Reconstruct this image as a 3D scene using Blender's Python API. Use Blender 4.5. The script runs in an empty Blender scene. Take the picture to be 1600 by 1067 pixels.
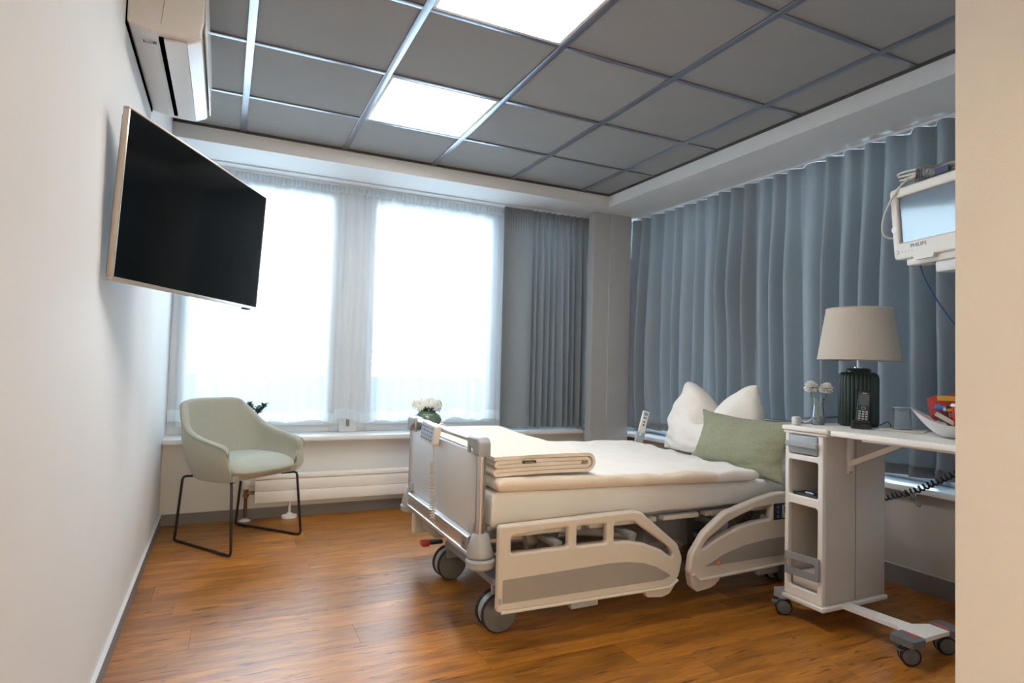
import bpy, bmesh, math, random
from mathutils import Vector, Matrix, noise as mnoise
random.seed(7)
PI = math.pi
scene = bpy.context.scene
C = scene.collection

# ------------------------------------------------------------------ camera
YAW, PITCH, ROLL = 0.444104969, 0.0375393688, 0.0277224989
fw = Vector((math.sin(YAW)*math.cos(PITCH), math.cos(YAW)*math.cos(PITCH), math.sin(PITCH)))
rt = Vector((math.cos(YAW), -math.sin(YAW), 0)); up = rt.cross(fw)
rt2 = rt*math.cos(ROLL)+up*math.sin(ROLL); up2 = -rt*math.sin(ROLL)+up*math.cos(ROLL)
cam = bpy.data.cameras.new('camera'); cam_o = bpy.data.objects.new('camera', cam); C.objects.link(cam_o)
M = Matrix((rt2, up2, -fw)).transposed().to_4x4(); M.translation = (0, 0, 1.10)
cam_o.matrix_world = M
cam.sensor_width = 36.0; cam.lens = 943.24/1600*36.0; cam.clip_start = 0.02; cam.clip_end = 200
scene.camera = cam_o

# ------------------------------------------------------------------ daylight (overcast sky) and exposure
world = bpy.data.worlds.new('overcast_sky'); scene.world = world; world.use_nodes = True
bg = world.node_tree.nodes['Background']
bg.inputs[0].default_value = (0.66, 0.83, 1.0, 1); bg.inputs[1].default_value = 6.2
PANEL_STRENGTH = 9.0
FILL_LIGHT_STRENGTH = 60.0
scene.view_settings.view_transform = 'Standard'; scene.view_settings.look = 'None'
scene.view_settings.exposure = 1.25; scene.view_settings.gamma = 1.0
scene.view_settings.use_curve_mapping = False
scene.render.film_transparent = False
def portal(loc, rot, sx, sy):       # sampling guide for the sky light in a window opening, emits nothing itself
    l = bpy.data.lights.new('window_portal', 'AREA'); l.shape = 'RECTANGLE'; l.size = sx; l.size_y = sy
    l.cycles.is_portal = True
    o = bpy.data.objects.new('window_portal', l); C.objects.link(o); o.location = loc; o.rotation_euler = rot
    o['kind'] = 'helper'
portal((1.30, 4.80, 1.50), (-PI/2, 0, 0), 3.3, 1.9)
portal((3.50, 2.45, 1.50), (0, PI/2, 0), 1.9, 3.7)

# ------------------------------------------------------------------ materials
MATS = {}
def mat(name, col, rough=0.5, metal=0.0, spec=0.5, var=0.0, vscale=8.0, bump=0.0, bscale=200.0, coat=0.0, trans=0.0, alpha=1.0, sheen=0.0, stretch=None, subsurf=0.0):
    if name in MATS: return MATS[name]
    m = bpy.data.materials.new(name); m.use_nodes = True; nt = m.node_tree; b = nt.nodes['Principled BSDF']
    b.inputs['Base Color'].default_value = (*col, 1); b.inputs['Roughness'].default_value = rough
    b.inputs['Metallic'].default_value = metal; b.inputs['Specular IOR Level'].default_value = spec
    b.inputs['Coat Weight'].default_value = coat; b.inputs['Sheen Weight'].default_value = sheen
    b.inputs['Transmission Weight'].default_value = trans; b.inputs['Alpha'].default_value = alpha
    tc = nt.nodes.new('ShaderNodeTexCoord'); vec = tc.outputs['Object']
    if stretch:
        mp = nt.nodes.new('ShaderNodeMapping'); mp.inputs['Scale'].default_value = stretch
        nt.links.new(vec, mp.inputs['Vector']); vec = mp.outputs['Vector']
    if var > 0:
        n = nt.nodes.new('ShaderNodeTexNoise'); n.inputs['Scale'].default_value = vscale; n.inputs['Detail'].default_value = 4
        nt.links.new(vec, n.inputs['Vector'])
        r = nt.nodes.new('ShaderNodeValToRGB')
        r.color_ramp.elements[0].position = 0.3; r.color_ramp.elements[1].position = 0.7
        r.color_ramp.elements[0].color = (*[c*(1-var) for c in col], 1); r.color_ramp.elements[1].color = (*[min(1, c*(1+var)) for c in col], 1)
        nt.links.new(n.outputs['Fac'], r.inputs['Fac']); nt.links.new(r.outputs['Color'], b.inputs['Base Color'])
    if bump > 0:
        n2 = nt.nodes.new('ShaderNodeTexNoise'); n2.inputs['Scale'].default_value = bscale; n2.inputs['Detail'].default_value = 3
        nt.links.new(vec, n2.inputs['Vector'])
        bp = nt.nodes.new('ShaderNodeBump'); bp.inputs['Strength'].default_value = bump; bp.inputs['Distance'].default_value = 0.002
        nt.links.new(n2.outputs['Fac'], bp.inputs['Height']); nt.links.new(bp.outputs['Normal'], b.inputs['Normal'])
    MATS[name] = m
    return m
def emis(name, col, s):
    m = bpy.data.materials.new(name); m.use_nodes = True; nt = m.node_tree; nt.nodes.clear()
    e = nt.nodes.new('ShaderNodeEmission'); e.inputs[0].default_value = (*col, 1); e.inputs[1].default_value = s
    o = nt.nodes.new('ShaderNodeOutputMaterial'); nt.links.new(e.outputs[0], o.inputs[0]); return m
def cloth_mat(name, col, transp, transl, var=0.05, vscale=40, stretch=(1, 1, 0.05)):
    """thin textile: part open weave, part light scattered through, rest diffuse"""
    m = bpy.data.materials.new(name); m.use_nodes = True; nt = m.node_tree; nt.nodes.clear()
    out = nt.nodes.new('ShaderNodeOutputMaterial')
    d = nt.nodes.new('ShaderNodeBsdfDiffuse'); t = nt.nodes.new('ShaderNodeBsdfTranslucent'); tr = nt.nodes.new('ShaderNodeBsdfTransparent')
    tc = nt.nodes.new('ShaderNodeTexCoord'); mp = nt.nodes.new('ShaderNodeMapping'); mp.inputs['Scale'].default_value = stretch
    n = nt.nodes.new('ShaderNodeTexNoise'); n.inputs['Scale'].default_value = vscale; n.inputs['Detail'].default_value = 5
    nt.links.new(tc.outputs['Object'], mp.inputs[0]); nt.links.new(mp.outputs[0], n.inputs['Vector'])
    r = nt.nodes.new('ShaderNodeValToRGB'); r.color_ramp.elements[0].position = .25; r.color_ramp.elements[1].position = .75
    r.color_ramp.elements[0].color = (*[c*(1-var) for c in col], 1); r.color_ramp.elements[1].color = (*[min(1, c*(1+var)) for c in col], 1)
    nt.links.new(n.outputs['Fac'], r.inputs[0])
    nt.links.new(r.outputs[0], d.inputs[0]); nt.links.new(r.outputs[0], t.inputs[0])
    mx = nt.nodes.new('ShaderNodeMixShader'); mx.inputs[0].default_value = transl
    nt.links.new(d.outputs[0], mx.inputs[1]); nt.links.new(t.outputs[0], mx.inputs[2])
    mx2 = nt.nodes.new('ShaderNodeMixShader'); mx2.inputs[0].default_value = transp
    nt.links.new(mx.outputs[0], mx2.inputs[1]); nt.links.new(tr.outputs[0], mx2.inputs[2])
    nt.links.new(mx2.outputs[0], out.inputs[0]); MATS[name] = m
    return m
def pane_mat():
    m = bpy.data.materials.new('window_glass'); m.use_nodes = True; nt = m.node_tree; nt.nodes.clear()
    out = nt.nodes.new('ShaderNodeOutputMaterial'); tr = nt.nodes.new('ShaderNodeBsdfTransparent'); g = nt.nodes.new('ShaderNodeBsdfGlossy')
    g.inputs['Roughness'].default_value = 0.02; tr.inputs[0].default_value = (.95, .98, .97, 1)
    f = nt.nodes.new('ShaderNodeFresnel'); f.inputs[0].default_value = 1.45
    mx = nt.nodes.new('ShaderNodeMixShader'); nt.links.new(f.outputs[0], mx.inputs[0]); nt.links.new(tr.outputs[0], mx.inputs[1]); nt.links.new(g.outputs[0], mx.inputs[2])
    nt.links.new(mx.outputs[0], out.inputs[0]); return m
def thin_glass(name, col, haze=.05):
    m = bpy.data.materials.new(name); m.use_nodes = True; nt = m.node_tree; nt.nodes.clear()
    out = nt.nodes.new('ShaderNodeOutputMaterial'); tr = nt.nodes.new('ShaderNodeBsdfTransparent'); g = nt.nodes.new('ShaderNodeBsdfGlossy')
    g.inputs['Roughness'].default_value = 0.03; tr.inputs[0].default_value = (*col, 1)
    f = nt.nodes.new('ShaderNodeLayerWeight'); f.inputs[0].default_value = .18
    mx = nt.nodes.new('ShaderNodeMixShader'); nt.links.new(f.outputs['Fresnel'], mx.inputs[0]); nt.links.new(tr.outputs[0], mx.inputs[1]); nt.links.new(g.outputs[0], mx.inputs[2])
    d = nt.nodes.new('ShaderNodeBsdfDiffuse'); d.inputs[0].default_value = (.90, .92, .95, 1); m3 = nt.nodes.new('ShaderNodeMixShader'); m3.inputs[0].default_value = haze
    nt.links.new(mx.outputs[0], m3.inputs[1]); nt.links.new(d.outputs[0], m3.inputs[2]); nt.links.new(m3.outputs[0], out.inputs[0]); return m
def wood_mat():
    m = bpy.data.materials.new('oak_plank'); m.use_nodes = True; nt = m.node_tree; b = nt.nodes['Principled BSDF']; L = nt.links.new
    geo = nt.nodes.new('ShaderNodeNewGeometry'); oi = nt.nodes.new('ShaderNodeObjectInfo')
    comb = nt.nodes.new('ShaderNodeCombineXYZ')
    mul = nt.nodes.new('ShaderNodeMath'); mul.operation = 'MULTIPLY'; mul.inputs[1].default_value = 37.0; L(oi.outputs['Random'], mul.inputs[0])
    L(mul.outputs[0], comb.inputs[0]); L(mul.outputs[0], comb.inputs[1]); L(mul.outputs[0], comb.inputs[2])
    add = nt.nodes.new('ShaderNodeVectorMath'); add.operation = 'ADD'; L(geo.outputs['Position'], add.inputs[0]); L(comb.outputs[0], add.inputs[1])
    def nz(scale, vs, detail, dist=0.0):
        mp = nt.nodes.new('ShaderNodeMapping'); mp.inputs['Scale'].default_value = vs; L(add.outputs[0], mp.inputs[0])
        n = nt.nodes.new('ShaderNodeTexNoise'); n.inputs['Scale'].default_value = scale; n.inputs['Detail'].default_value = detail
        n.inputs['Distortion'].default_value = dist; L(mp.outputs[0], n.inputs['Vector']); return n
    g1 = nz(2.0, (1.0, 5.5, 5.5), 5, 1.3)      # broad cathedral bands
    g2 = nz(12.0, (0.8, 11.0, 11), 7, 0.8)     # fine grain
    g3 = nz(4.5, (1.8, 11.0, 11), 5, 0.8)       # dark mineral streaks
    r1 = nt.nodes.new('ShaderNodeValToRGB'); cr = r1.color_ramp
    cr.elements[0].position = .25; cr.elements[0].color = (.26, .088, .010, 1)
    cr.elements[1].position = .78; cr.elements[1].color = (.64, .262, .036, 1)
    e = cr.elements.new(.52); e.color = (.46, .172, .020, 1)
    L(g1.outputs['Fac'], r1.inputs[0])
    r2 = nt.nodes.new('ShaderNodeValToRGB'); r2.color_ramp.elements[0].position = .3; r2.color_ramp.elements[0].color = (.70, .68, .66, 1)
    r2.color_ramp.elements[1].position = .7; r2.color_ramp.elements[1].color = (1.10, 1.10, 1.10, 1); L(g2.outputs['Fac'], r2.inputs[0])
    m1 = nt.nodes.new('ShaderNodeMixRGB'); m1.blend_type = 'MULTIPLY'; m1.inputs[0].default_value = 1; L(r1.outputs[0], m1.inputs[1]); L(r2.outputs[0], m1.inputs[2])
    r3 = nt.nodes.new('ShaderNodeValToRGB'); r3.color_ramp.elements[0].position = .30; r3.color_ramp.elements[0].color = (.25, .24, .26, 1)
    r3.color_ramp.elements[1].position = .40; r3.color_ramp.elements[1].color = (1, 1, 1, 1); L(g3.outputs['Fac'], r3.inputs[0])
    m2 = nt.nodes.new('ShaderNodeMixRGB'); m2.blend_type = 'MULTIPLY'; m2.inputs[0].default_value = .95; L(m1.outputs[0], m2.inputs[1]); L(r3.outputs[0], m2.inputs[2])
    hs = nt.nodes.new('ShaderNodeHueSaturation')
    mr = nt.nodes.new('ShaderNodeMapRange'); mr.inputs[3].default_value = .74; mr.inputs[4].default_value = 1.12; L(oi.outputs['Random'], mr.inputs[0])
    L(mr.outputs[0], hs.inputs['Value']); L(m2.outputs[0], hs.inputs['Color']); L(hs.outputs[0], b.inputs['Base Color'])
    b.inputs['Roughness'].default_value = .35; b.inputs['Specular IOR Level'].default_value = .58
    bp = nt.nodes.new('ShaderNodeBump'); bp.inputs['Strength'].default_value = .12; bp.inputs['Distance'].default_value = .002
    L(g2.outputs['Fac'], bp.inputs['Height']); L(bp.outputs[0], b.inputs['Normal'])
    return m

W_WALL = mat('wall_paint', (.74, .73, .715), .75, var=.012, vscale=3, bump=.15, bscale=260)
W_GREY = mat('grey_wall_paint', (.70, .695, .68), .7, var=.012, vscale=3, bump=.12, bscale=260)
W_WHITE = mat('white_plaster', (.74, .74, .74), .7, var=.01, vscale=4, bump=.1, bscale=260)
W_GREY_SHADE = mat('shaded_grey_wall_paint', (.50, .465, .42), .7, var=.012, vscale=3, bump=.12, bscale=260)  # grey wall paint made darker and warmer: shade under the sill put into colour
W_COL = mat('grey_cladding', (.46, .455, .45), .5, var=.015, vscale=6)
W_SKIRT = mat('grey_skirting', (.20, .185, .18), .5, var=.03, vscale=12)
W_SKIRTW = mat('pale_skirting_cap', (.62, .62, .62), .4)
W_FRAME = mat('white_window_frame', (.68, .71, .74), .4, var=.01)
W_SILL = mat('white_sill', (.78, .78, .78), .3, var=.01)
TILE = mat('grey_ceiling_tile', (.32, .318, .313), .9, var=.02, vscale=5, bump=.25, bscale=420)
RUN = mat('grey_ceiling_runner', (.30, .325, .37), .30, metal=.8, var=.02)
DARK = mat('dark_gap_trim', (.07, .063, .06), .6)
WOOD = wood_mat(); GLASS = pane_mat()
SHEER = cloth_mat('white_sheer_voile', (.88, .93, .98), .42, .55, .04, 60)
SHEERH = cloth_mat('white_sheer_hem', (.89, .95, 1.0), .25, .55, .04, 60)
GREYC = cloth_mat('grey_curtain_fabric', (.232, .250, .268), 0.0, .10, .04, 120, (1, 1, .4))

# ------------------------------------------------------------------ mesh helpers
class MB:
    def __init__(s): s.v = []; s.f = []
    def add(s, vs, fs, T=None):
        k = len(s.v)
        s.v += [tuple(T @ Vector(p)) if T is not None else tuple(p) for p in vs]
        s.f += [tuple(i+k for i in f) for f in fs]; return s
    def bm(s, bm, T=None):
        bm.verts.index_update(); s.add([v.co[:] for v in bm.verts], [[v.index for v in f.verts] for f in bm.faces], T); bm.free(); return s
    def box(s, x0, x1, y0, y1, z0, z1, r=0.0, seg=2, T=None):
        bm = bmesh.new(); bmesh.ops.create_cube(bm, size=1)
        for v in bm.verts: v.co = Vector(((x0+x1)/2+v.co.x*(x1-x0), (y0+y1)/2+v.co.y*(y1-y0), (z0+z1)/2+v.co.z*(z1-z0)))
        if r > 0: bmesh.ops.bevel(bm, geom=list(bm.edges), offset=r, segments=seg, affect='EDGES', profile=.5)
        return s.bm(bm, T)
    def tube(s, pts, r, n=10, closed=False, T=None, caps=True):
        pts = [Vector(p) for p in pts]; N = len(pts); vs = []; fs = []
        t0 = (pts[1]-pts[0]).normalized(); a = t0.orthogonal().normalized(); prev = t0
        for i, p in enumerate(pts):
            if closed: t = (pts[(i+1) % N]-pts[i-1]).normalized()
            else: t = (pts[min(i+1, N-1)]-pts[max(i-1, 0)]).normalized()
            q = prev.rotation_difference(t); a = (q @ a); a = (a - t*a.dot(t)).normalized(); prev = t; b = t.cross(a)
            rr = r[i] if isinstance(r, (list, tuple)) else r
            for k in range(n):
                w = 2*PI*k/n; vs.append(p+a*rr*math.cos(w)+b*rr*math.sin(w))
        for i in range(N if closed else N-1):
            j = (i+1) % N
            for k in range(n):
                l = (k+1) % n; fs.append((i*n+k, i*n+l, j*n+l, j*n+k))
        if caps and not closed: fs += [tuple(range(n-1, -1, -1)), tuple((N-1)*n+k for k in range(n))]
        return s.add(vs, fs, T)
    def cyl(s, p0, p1, r, n=20, T=None): return s.tube([p0, p1], r, n, T=T)
    def lathe(s, prof, c=(0, 0, 0), n=28, T=None, sx=1.0, sy=1.0, rfun=None):
        vs = []; fs = []
        for r, z in prof:
            for k in range(n):
                w = 2*PI*k/n; q = r*(rfun(w, z) if rfun else 1); vs.append((c[0]+q*sx*math.cos(w), c[1]+q*sy*math.sin(w), c[2]+z))
        for i in range(len(prof)-1):
            for k in range(n):
                l = (k+1) % n; fs.append((i*n+k, i*n+l, (i+1)*n+l, (i+1)*n+k))
        if prof[0][0] > 1e-4: fs.append(tuple(range(n-1, -1, -1)))
        if prof[-1][0] > 1e-4: fs.append(tuple((len(prof)-1)*n+k for k in range(n)))
        return s.add(vs, fs, T)
    def grid(s, nu, nv, fn, T=None, closed_u=False):
        vs = [fn(i/(nu-1) if not closed_u else i/nu, j/(nv-1)) for j in range(nv) for i in range(nu)]; fs = []
        for j in range(nv-1):
            for i in range(nu if closed_u else nu-1):
                k = (i+1) % nu; fs.append((j*nu+i, j*nu+k, (j+1)*nu+k, (j+1)*nu+i))
        return s.add(vs, fs, T)
    def prism(s, poly, ax, a, b, T=None):
        n = len(poly)
        def P(p, t): return {'x': (t, p[0], p[1]), 'y': (p[0], t, p[1]), 'z': (p[0], p[1], t)}[ax]
        vs = [P(p, a) for p in poly]+[P(p, b) for p in poly]
        fs = [tuple(range(n-1, -1, -1)), tuple(range(n, 2*n))]+[(i, (i+1) % n, n+(i+1) % n, n+i) for i in range(n)]
        return s.add(vs, fs, T)
    def build(s, name, m, parent=None, local=False, smooth=35, mod=None):
        me = bpy.data.meshes.new(name)
        off = wloc(parent) if (parent is not None and not local) else Vector((0, 0, 0))
        vs = [tuple(Vector(p)-off) for p in s.v]
        o = bpy.data.objects.new(name, me)
        if parent is None and not local and vs:      # origin at the base of the thing
            xs, ys, zs = zip(*vs); org = Vector(((min(xs)+max(xs))/2, (min(ys)+max(ys))/2, min(zs)))
            vs = [tuple(Vector(p)-org) for p in vs]; o.location = org
        me.from_pydata(vs, [], s.f); me.update()
        bm = bmesh.new(); bm.from_mesh(me); bmesh.ops.recalc_face_normals(bm, faces=bm.faces); bm.to_mesh(me); bm.free()
        if smooth:
            me.shade_smooth(); me.set_sharp_from_angle(angle=math.radians(smooth))
        else: me.shade_flat()
        me.materials.append(m); C.objects.link(o)
        if parent is not None: o.parent = parent
        return o
def wloc(o):
    v = Vector((0, 0, 0))
    while o is not None: v = v+o.location; o = o.parent
    return v
def tag(o, label, cat=None, group=None, kind=None):
    o['label'] = label
    if cat: o['category'] = cat
    if group: o['group'] = group
    if kind: o['kind'] = kind
    return o
def thing(name, loc, label, cat, group=None, rot=None, kind=None):
    o = bpy.data.objects.new(name, None); o.empty_display_size = .1; C.objects.link(o); o.location = loc
    if rot is not None: o.rotation_euler = rot
    return tag(o, label, cat, group, kind)
def B(name, m, parent, *a, **k):
    loc = k.pop('local', False); sm = k.pop('smooth', 35)
    return MB().box(*a, **k).build(name, m, parent, local=loc, smooth=sm)
def fillet(pts, r, n=5):
    """round the corners of a closed 2D polygon; r one radius or one per corner"""
    out = []; N = len(pts)
    for i in range(N):
        p = Vector(pts[i]); a = Vector(pts[i-1])-p; b = Vector(pts[(i+1) % N])-p
        rr = r[i] if isinstance(r, (list, tuple)) else r
        la, lb = a.length, b.length; a.normalize(); b.normalize()
        ang = a.angle(b)
        if rr <= 0 or ang > 3.1: out.append(tuple(p)); continue
        d = min(rr/math.tan(ang/2), la*.49, lb*.49)
        A = p+a*d; Bq = p+b*d
        for k in range(n+1):
            t = k/n; q = A*(1-t)**2+p*2*t*(1-t)+Bq*t*t; out.append(tuple(q))
    return out
def plate(outer, holes, th, bev, T):
    """flat shape with holes, rounded rim; local XY plane, thickness along local Z; returns MB through T"""
    cu = bpy.data.curves.new('tmp', 'CURVE'); cu.dimensions = '2D'; cu.fill_mode = 'BOTH'
    cu.extrude = max(th/2-bev, 1e-4); cu.bevel_depth = bev; cu.bevel_resolution = 2; cu.offset = -bev
    for poly in [outer]+list(holes):
        sp = cu.splines.new('POLY'); sp.points.add(len(poly)-1); sp.use_cyclic_u = True
        for p, q in zip(sp.points, poly): p.co = (q[0], q[1], 0, 1)
    o = bpy.data.objects.new('tmp', cu); C.objects.link(o)
    dg = bpy.context.evaluated_depsgraph_get(); me = bpy.data.meshes.new_from_object(o.evaluated_get(dg))
    mb = MB(); mb.add([v.co[:] for v in me.vertices], [tuple(p.vertices) for p in me.polygons], T)
    bpy.data.objects.remove(o); bpy.data.curves.remove(cu); bpy.data.meshes.remove(me); return mb
def text_mb(txt, size, T, ext=.0006, sx=1.0):
    cu = bpy.data.curves.new('tmp', 'FONT'); cu.body = txt; cu.size = size; cu.extrude = ext; cu.align_x = 'CENTER'; cu.align_y = 'CENTER'; cu.resolution_u = 2
    o = bpy.data.objects.new('tmp', cu); C.objects.link(o)
    dg = bpy.context.evaluated_depsgraph_get(); me = bpy.data.meshes.new_from_object(o.evaluated_get(dg))
    mb = MB(); mb.add([(v.co.x*sx, v.co.y, v.co.z) for v in me.vertices], [tuple(p.vertices) for p in me.polygons], T)
    bpy.data.objects.remove(o); bpy.data.curves.remove(cu); bpy.data.meshes.remove(me); return mb
def frame3(o, x, y):
    """matrix with local X along x, local Y along y, origin o"""
    x = Vector(x).normalized(); y = Vector(y); z = x.cross(y).normalized(); y = z.cross(x)
    m = Matrix((x, y, z)).transposed().to_4x4(); m.translation = Vector(o); return m
def lerp(a, b, t): return a+(b-a)*t
def smooth01(t): t = max(0, min(1, t)); return t*t*(3-2*t)
def interp(t, tab):
    for (a, va), (b, vb) in zip(tab, tab[1:]):
        if t <= b: return lerp(va, vb, smooth01((t-a)/(b-a)) if b > a else 0)
    return tab[-1][1]
def nz(x, y, z=0.0): return mnoise.noise(Vector((x, y, z)))
def helix(path, R, turns, n=14):
    """points of a coil around a poly path"""
    P = [Vector(p) for p in path]; seg = [0]
    for a, b in zip(P, P[1:]): seg.append(seg[-1]+(b-a).length)
    out = []; N = turns*n
    for i in range(N+1):
        s = seg[-1]*i/N; k = 0
        while k < len(P)-2 and seg[k+1] < s: k += 1
        t = (s-seg[k])/(seg[k+1]-seg[k]); c = P[k].lerp(P[k+1], t); d = (P[k+1]-P[k]).normalized()
        a = d.cross(Vector((.3, .2, .93))).normalized(); b = d.cross(a); w = 2*PI*i/n
        out.append(c+a*R*math.cos(w)+b*R*math.sin(w))
    return out
def bez(p0, p1, p2, p3, n=16):
    p0, p1, p2, p3 = map(Vector, (p0, p1, p2, p3))
    return [p0*(1-t)**3+p1*3*t*(1-t)**2+p2*3*t*t*(1-t)+p3*t**3 for t in [i/n for i in range(n+1)]]

# ------------------------------------------------------------------ structure: floor of separate planks
XL, XR = -0.335, 3.265         # left wall face, right wall face (below the sill)
YB = 4.50                      # face of the wall below the window
CEIL = 2.514; SOF = 2.415
floor = MB().box(XL-.1, 3.6, -1.7, 4.9, -.06, -.012).build('floor', DARK)
tag(floor, 'warm brown oak plank floor', 'floor', kind='structure')
pm = MB().box(-.5, .5, -.5, .5, -.5, .5)
plank_me = None
PW = .187; 
fixed = {7: .453, 6: 1.0, 3: -.074, 2: .527, 4: .93, 0: .92, 11: .653}
def add_plank(x0, x1, y0, y1):
    global plank_me
    if plank_me is None:
        bm = bmesh.new(); bmesh.ops.create_cube(bm, size=1); plank_me = bpy.data.meshes.new('plank'); bm.to_mesh(plank_me); bm.free(); plank_me.materials.append(WOOD)
    o = bpy.data.objects.new('plank', plank_me); C.objects.link(o); o.parent = floor
    g = .0009
    o.scale = (x1-x0-g, y1-y0-g, .014)
    o.location = Vector(((x0+x1)/2, (y0+y1)/2, -.007))-floor.location
for k in range(-20, 14):
    y0 = 2.02+PW*k; y1 = y0+PW
    if y1 > YB+.02: y1 = YB+.02
    if y0 >= y1: continue
    xm = XR+.02 if y0 > .40 else 1.2
    jx = fixed.get(k, random.uniform(-.3, .95)); x = jx
    while x > XL-.02: x -= 1.25
    while x < xm:
        a, b = max(x, XL-.02), min(x+1.25, xm)
        if b-a > .01: add_plank(a, b, y0, y1)
        x += 1.25

def struct(name, mb, m, label, cat): return tag(mb.build(name, m), label, cat, kind='structure')
struct('wall_left', MB().box(XL-.12, XL, -1.7, 4.88, 0, 2.75), W_WALL, 'long plain off-white wall on the left, behind the television', 'wall')
struct('wall_back', MB().box(XL, 3.42, YB, YB+.14, 0, .52), W_GREY, 'pale grey wall below the bright window', 'wall')
struct('wall_right', MB().box(XR, XR+.14, .62, YB, 0, .50), W_GREY_SHADE, 'pale grey wall below the sill, behind the bedside cabinet', 'wall')
struct('wall_entry', MB().box(1.15, 1.27, -1.7, .6175, 0, 2.75), W_WALL, 'off-white wall corner close on the right edge', 'wall')
struct('wall_near', MB().box(1.27, 3.6, .50, .6175, 0, 2.75), W_WALL, 'off-white wall behind the entry corner', 'wall')
struct('wall_behind', MB().box(XL-.12, 1.27, -1.82, -1.7, 0, 2.75), W_WALL, 'off-white wall behind the camera', 'wall')
# corner column
struct('trim_1', MB().box(2.803, 2.955, 4.315, 4.40, 0, SOF), W_COL, 'grey corner column, narrow half beside the drawn back curtain', 'column')
struct('trim_2', MB().box(2.955, 3.172, 4.298, 4.40, 0, SOF).box(2.97, 3.16, 4.40, 4.9, 0, SOF).box(3.16, 3.46, 4.45, 4.9, 0, SOF), W_COL, 'grey corner column, wide half beside the right-hand curtain', 'column')
# baseboards
def skirt(name, mb1, mb2, label):
    o = tag(mb1.build(name, W_SKIRT), label, 'baseboard', kind='structure')
    mb2.build('cap_strip', W_SKIRTW, o); return o
skirt('baseboard_left', MB().box(XL, XL+.012, -1.7, YB-.012, 0, .066), MB().box(XL, XL+.014, -1.7, YB-.012, .0665, .072), 'grey skirting board along the left wall')
skirt('baseboard_back', MB().box(XL, 2.803, YB-.012, YB, 0, .070), MB().box(XL, 2.803, YB-.010, YB, .0705, .074), 'grey skirting board under the radiator')
skirt('baseboard_right', MB().box(XR-.012, XR, .6175, 4.298, 0, .095), MB().box(XR-.012, XR, .6175, 4.298, .0955, .099), 'grey skirting board behind the bedside cabinet')
# sills
struct('window_sill_back', MB().box(XL, 2.803, 4.43, 4.76, .524, .556, r=.004), W_SILL, 'white window sill above the radiator', 'window sill')
struct('window_sill_right', MB().box(3.195, 3.46, .6175, 4.298, .500, .530, r=.004).box(3.18, 3.46, 4.298, 4.5, .500, .530, r=.004), W_SILL, 'white window sill behind the bed head', 'window sill')

# windows: frames, sashes, panes
def window(name, axis, a0, a1, pos, z0, z1, label, fr=.075, sash=.05):
    w = thing(name, ((a0+a1)/2, pos, z0) if axis == 'y' else (pos, (a0+a1)/2, z0), label, 'window', kind='structure')
    def bx(u0, u1, d0, d1, p, q, r=.004):
        return (u0, u1, pos+d0, pos+d1, p, q, r) if axis == 'y' else (pos+d0, pos+d1, u0, u1, p, q, r)
    m = MB()
    m.box(*bx(a0, a0+fr, 0, .08, z0, z1)); m.box(*bx(a1-fr, a1, 0, .08, z0, z1))
    m.box(*bx(a0+fr, a1-fr, 0, .08, z0, z0+fr)); m.box(*bx(a0+fr, a1-fr, 0, .08, z1-fr, z1))
    m.build('window_frame', W_FRAME, w)
    s = MB(); b0, b1, c0, c1 = a0+fr-.02, a1-fr+.02, z0+fr-.02, z1-fr+.02
    s.box(*bx(b0, b0+sash, -.025, .05, c0, c1)); s.box(*bx(b1-sash, b1, -.025, .05, c0, c1))
    s.box(*bx(b0+sash, b1-sash, -.025, .05, c0, c0+sash)); s.box(*bx(b0+sash, b1-sash, -.025, .05, c1-sash, c1))
    sa = s.build('sash', W_FRAME, w)
    MB().box(*bx(b0+sash, b1-sash, .01, .022, c0+sash, c1-sash, 0)).build('pane', GLASS, w)
    return w
WY = 4.70
window('window_1', 'y', XL, .80, WY, .556, SOF, 'tall window on the left behind a white sheer curtain')
window('window_2', 'y', .93, 2.10, WY, .556, SOF, 'tall window in the middle behind a white sheer curtain')
window('window_3', 'y', 2.10, 2.97, WY, .556, SOF, 'narrow window behind the drawn grey back curtain')
struct('trim_3', MB().box(.80, .93, WY-.03, WY+.12, .556, SOF, r=.006), W_FRAME, 'pale post between the two tall windows', 'window post')
h = MB().box(.852, .872, WY-.062, WY-.03, .60, .66, r=.003)
struct('trim_6', h, mat('grey_hardware', (.25, .26, .25), .4), 'small dark metal window latch on the post', 'latch')
for i, (a, b) in enumerate(((.6175, 1.85), (1.85, 3.08), (3.08, 4.45))):
    window('window_%d' % (4+i), 'x', a, b, 3.40, .53, SOF, ['window behind the grey curtain nearest the entry', 'window behind the grey curtain at the bed head', 'window behind the grey curtain next to the column'][i], fr=.035, sash=.035)

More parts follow.
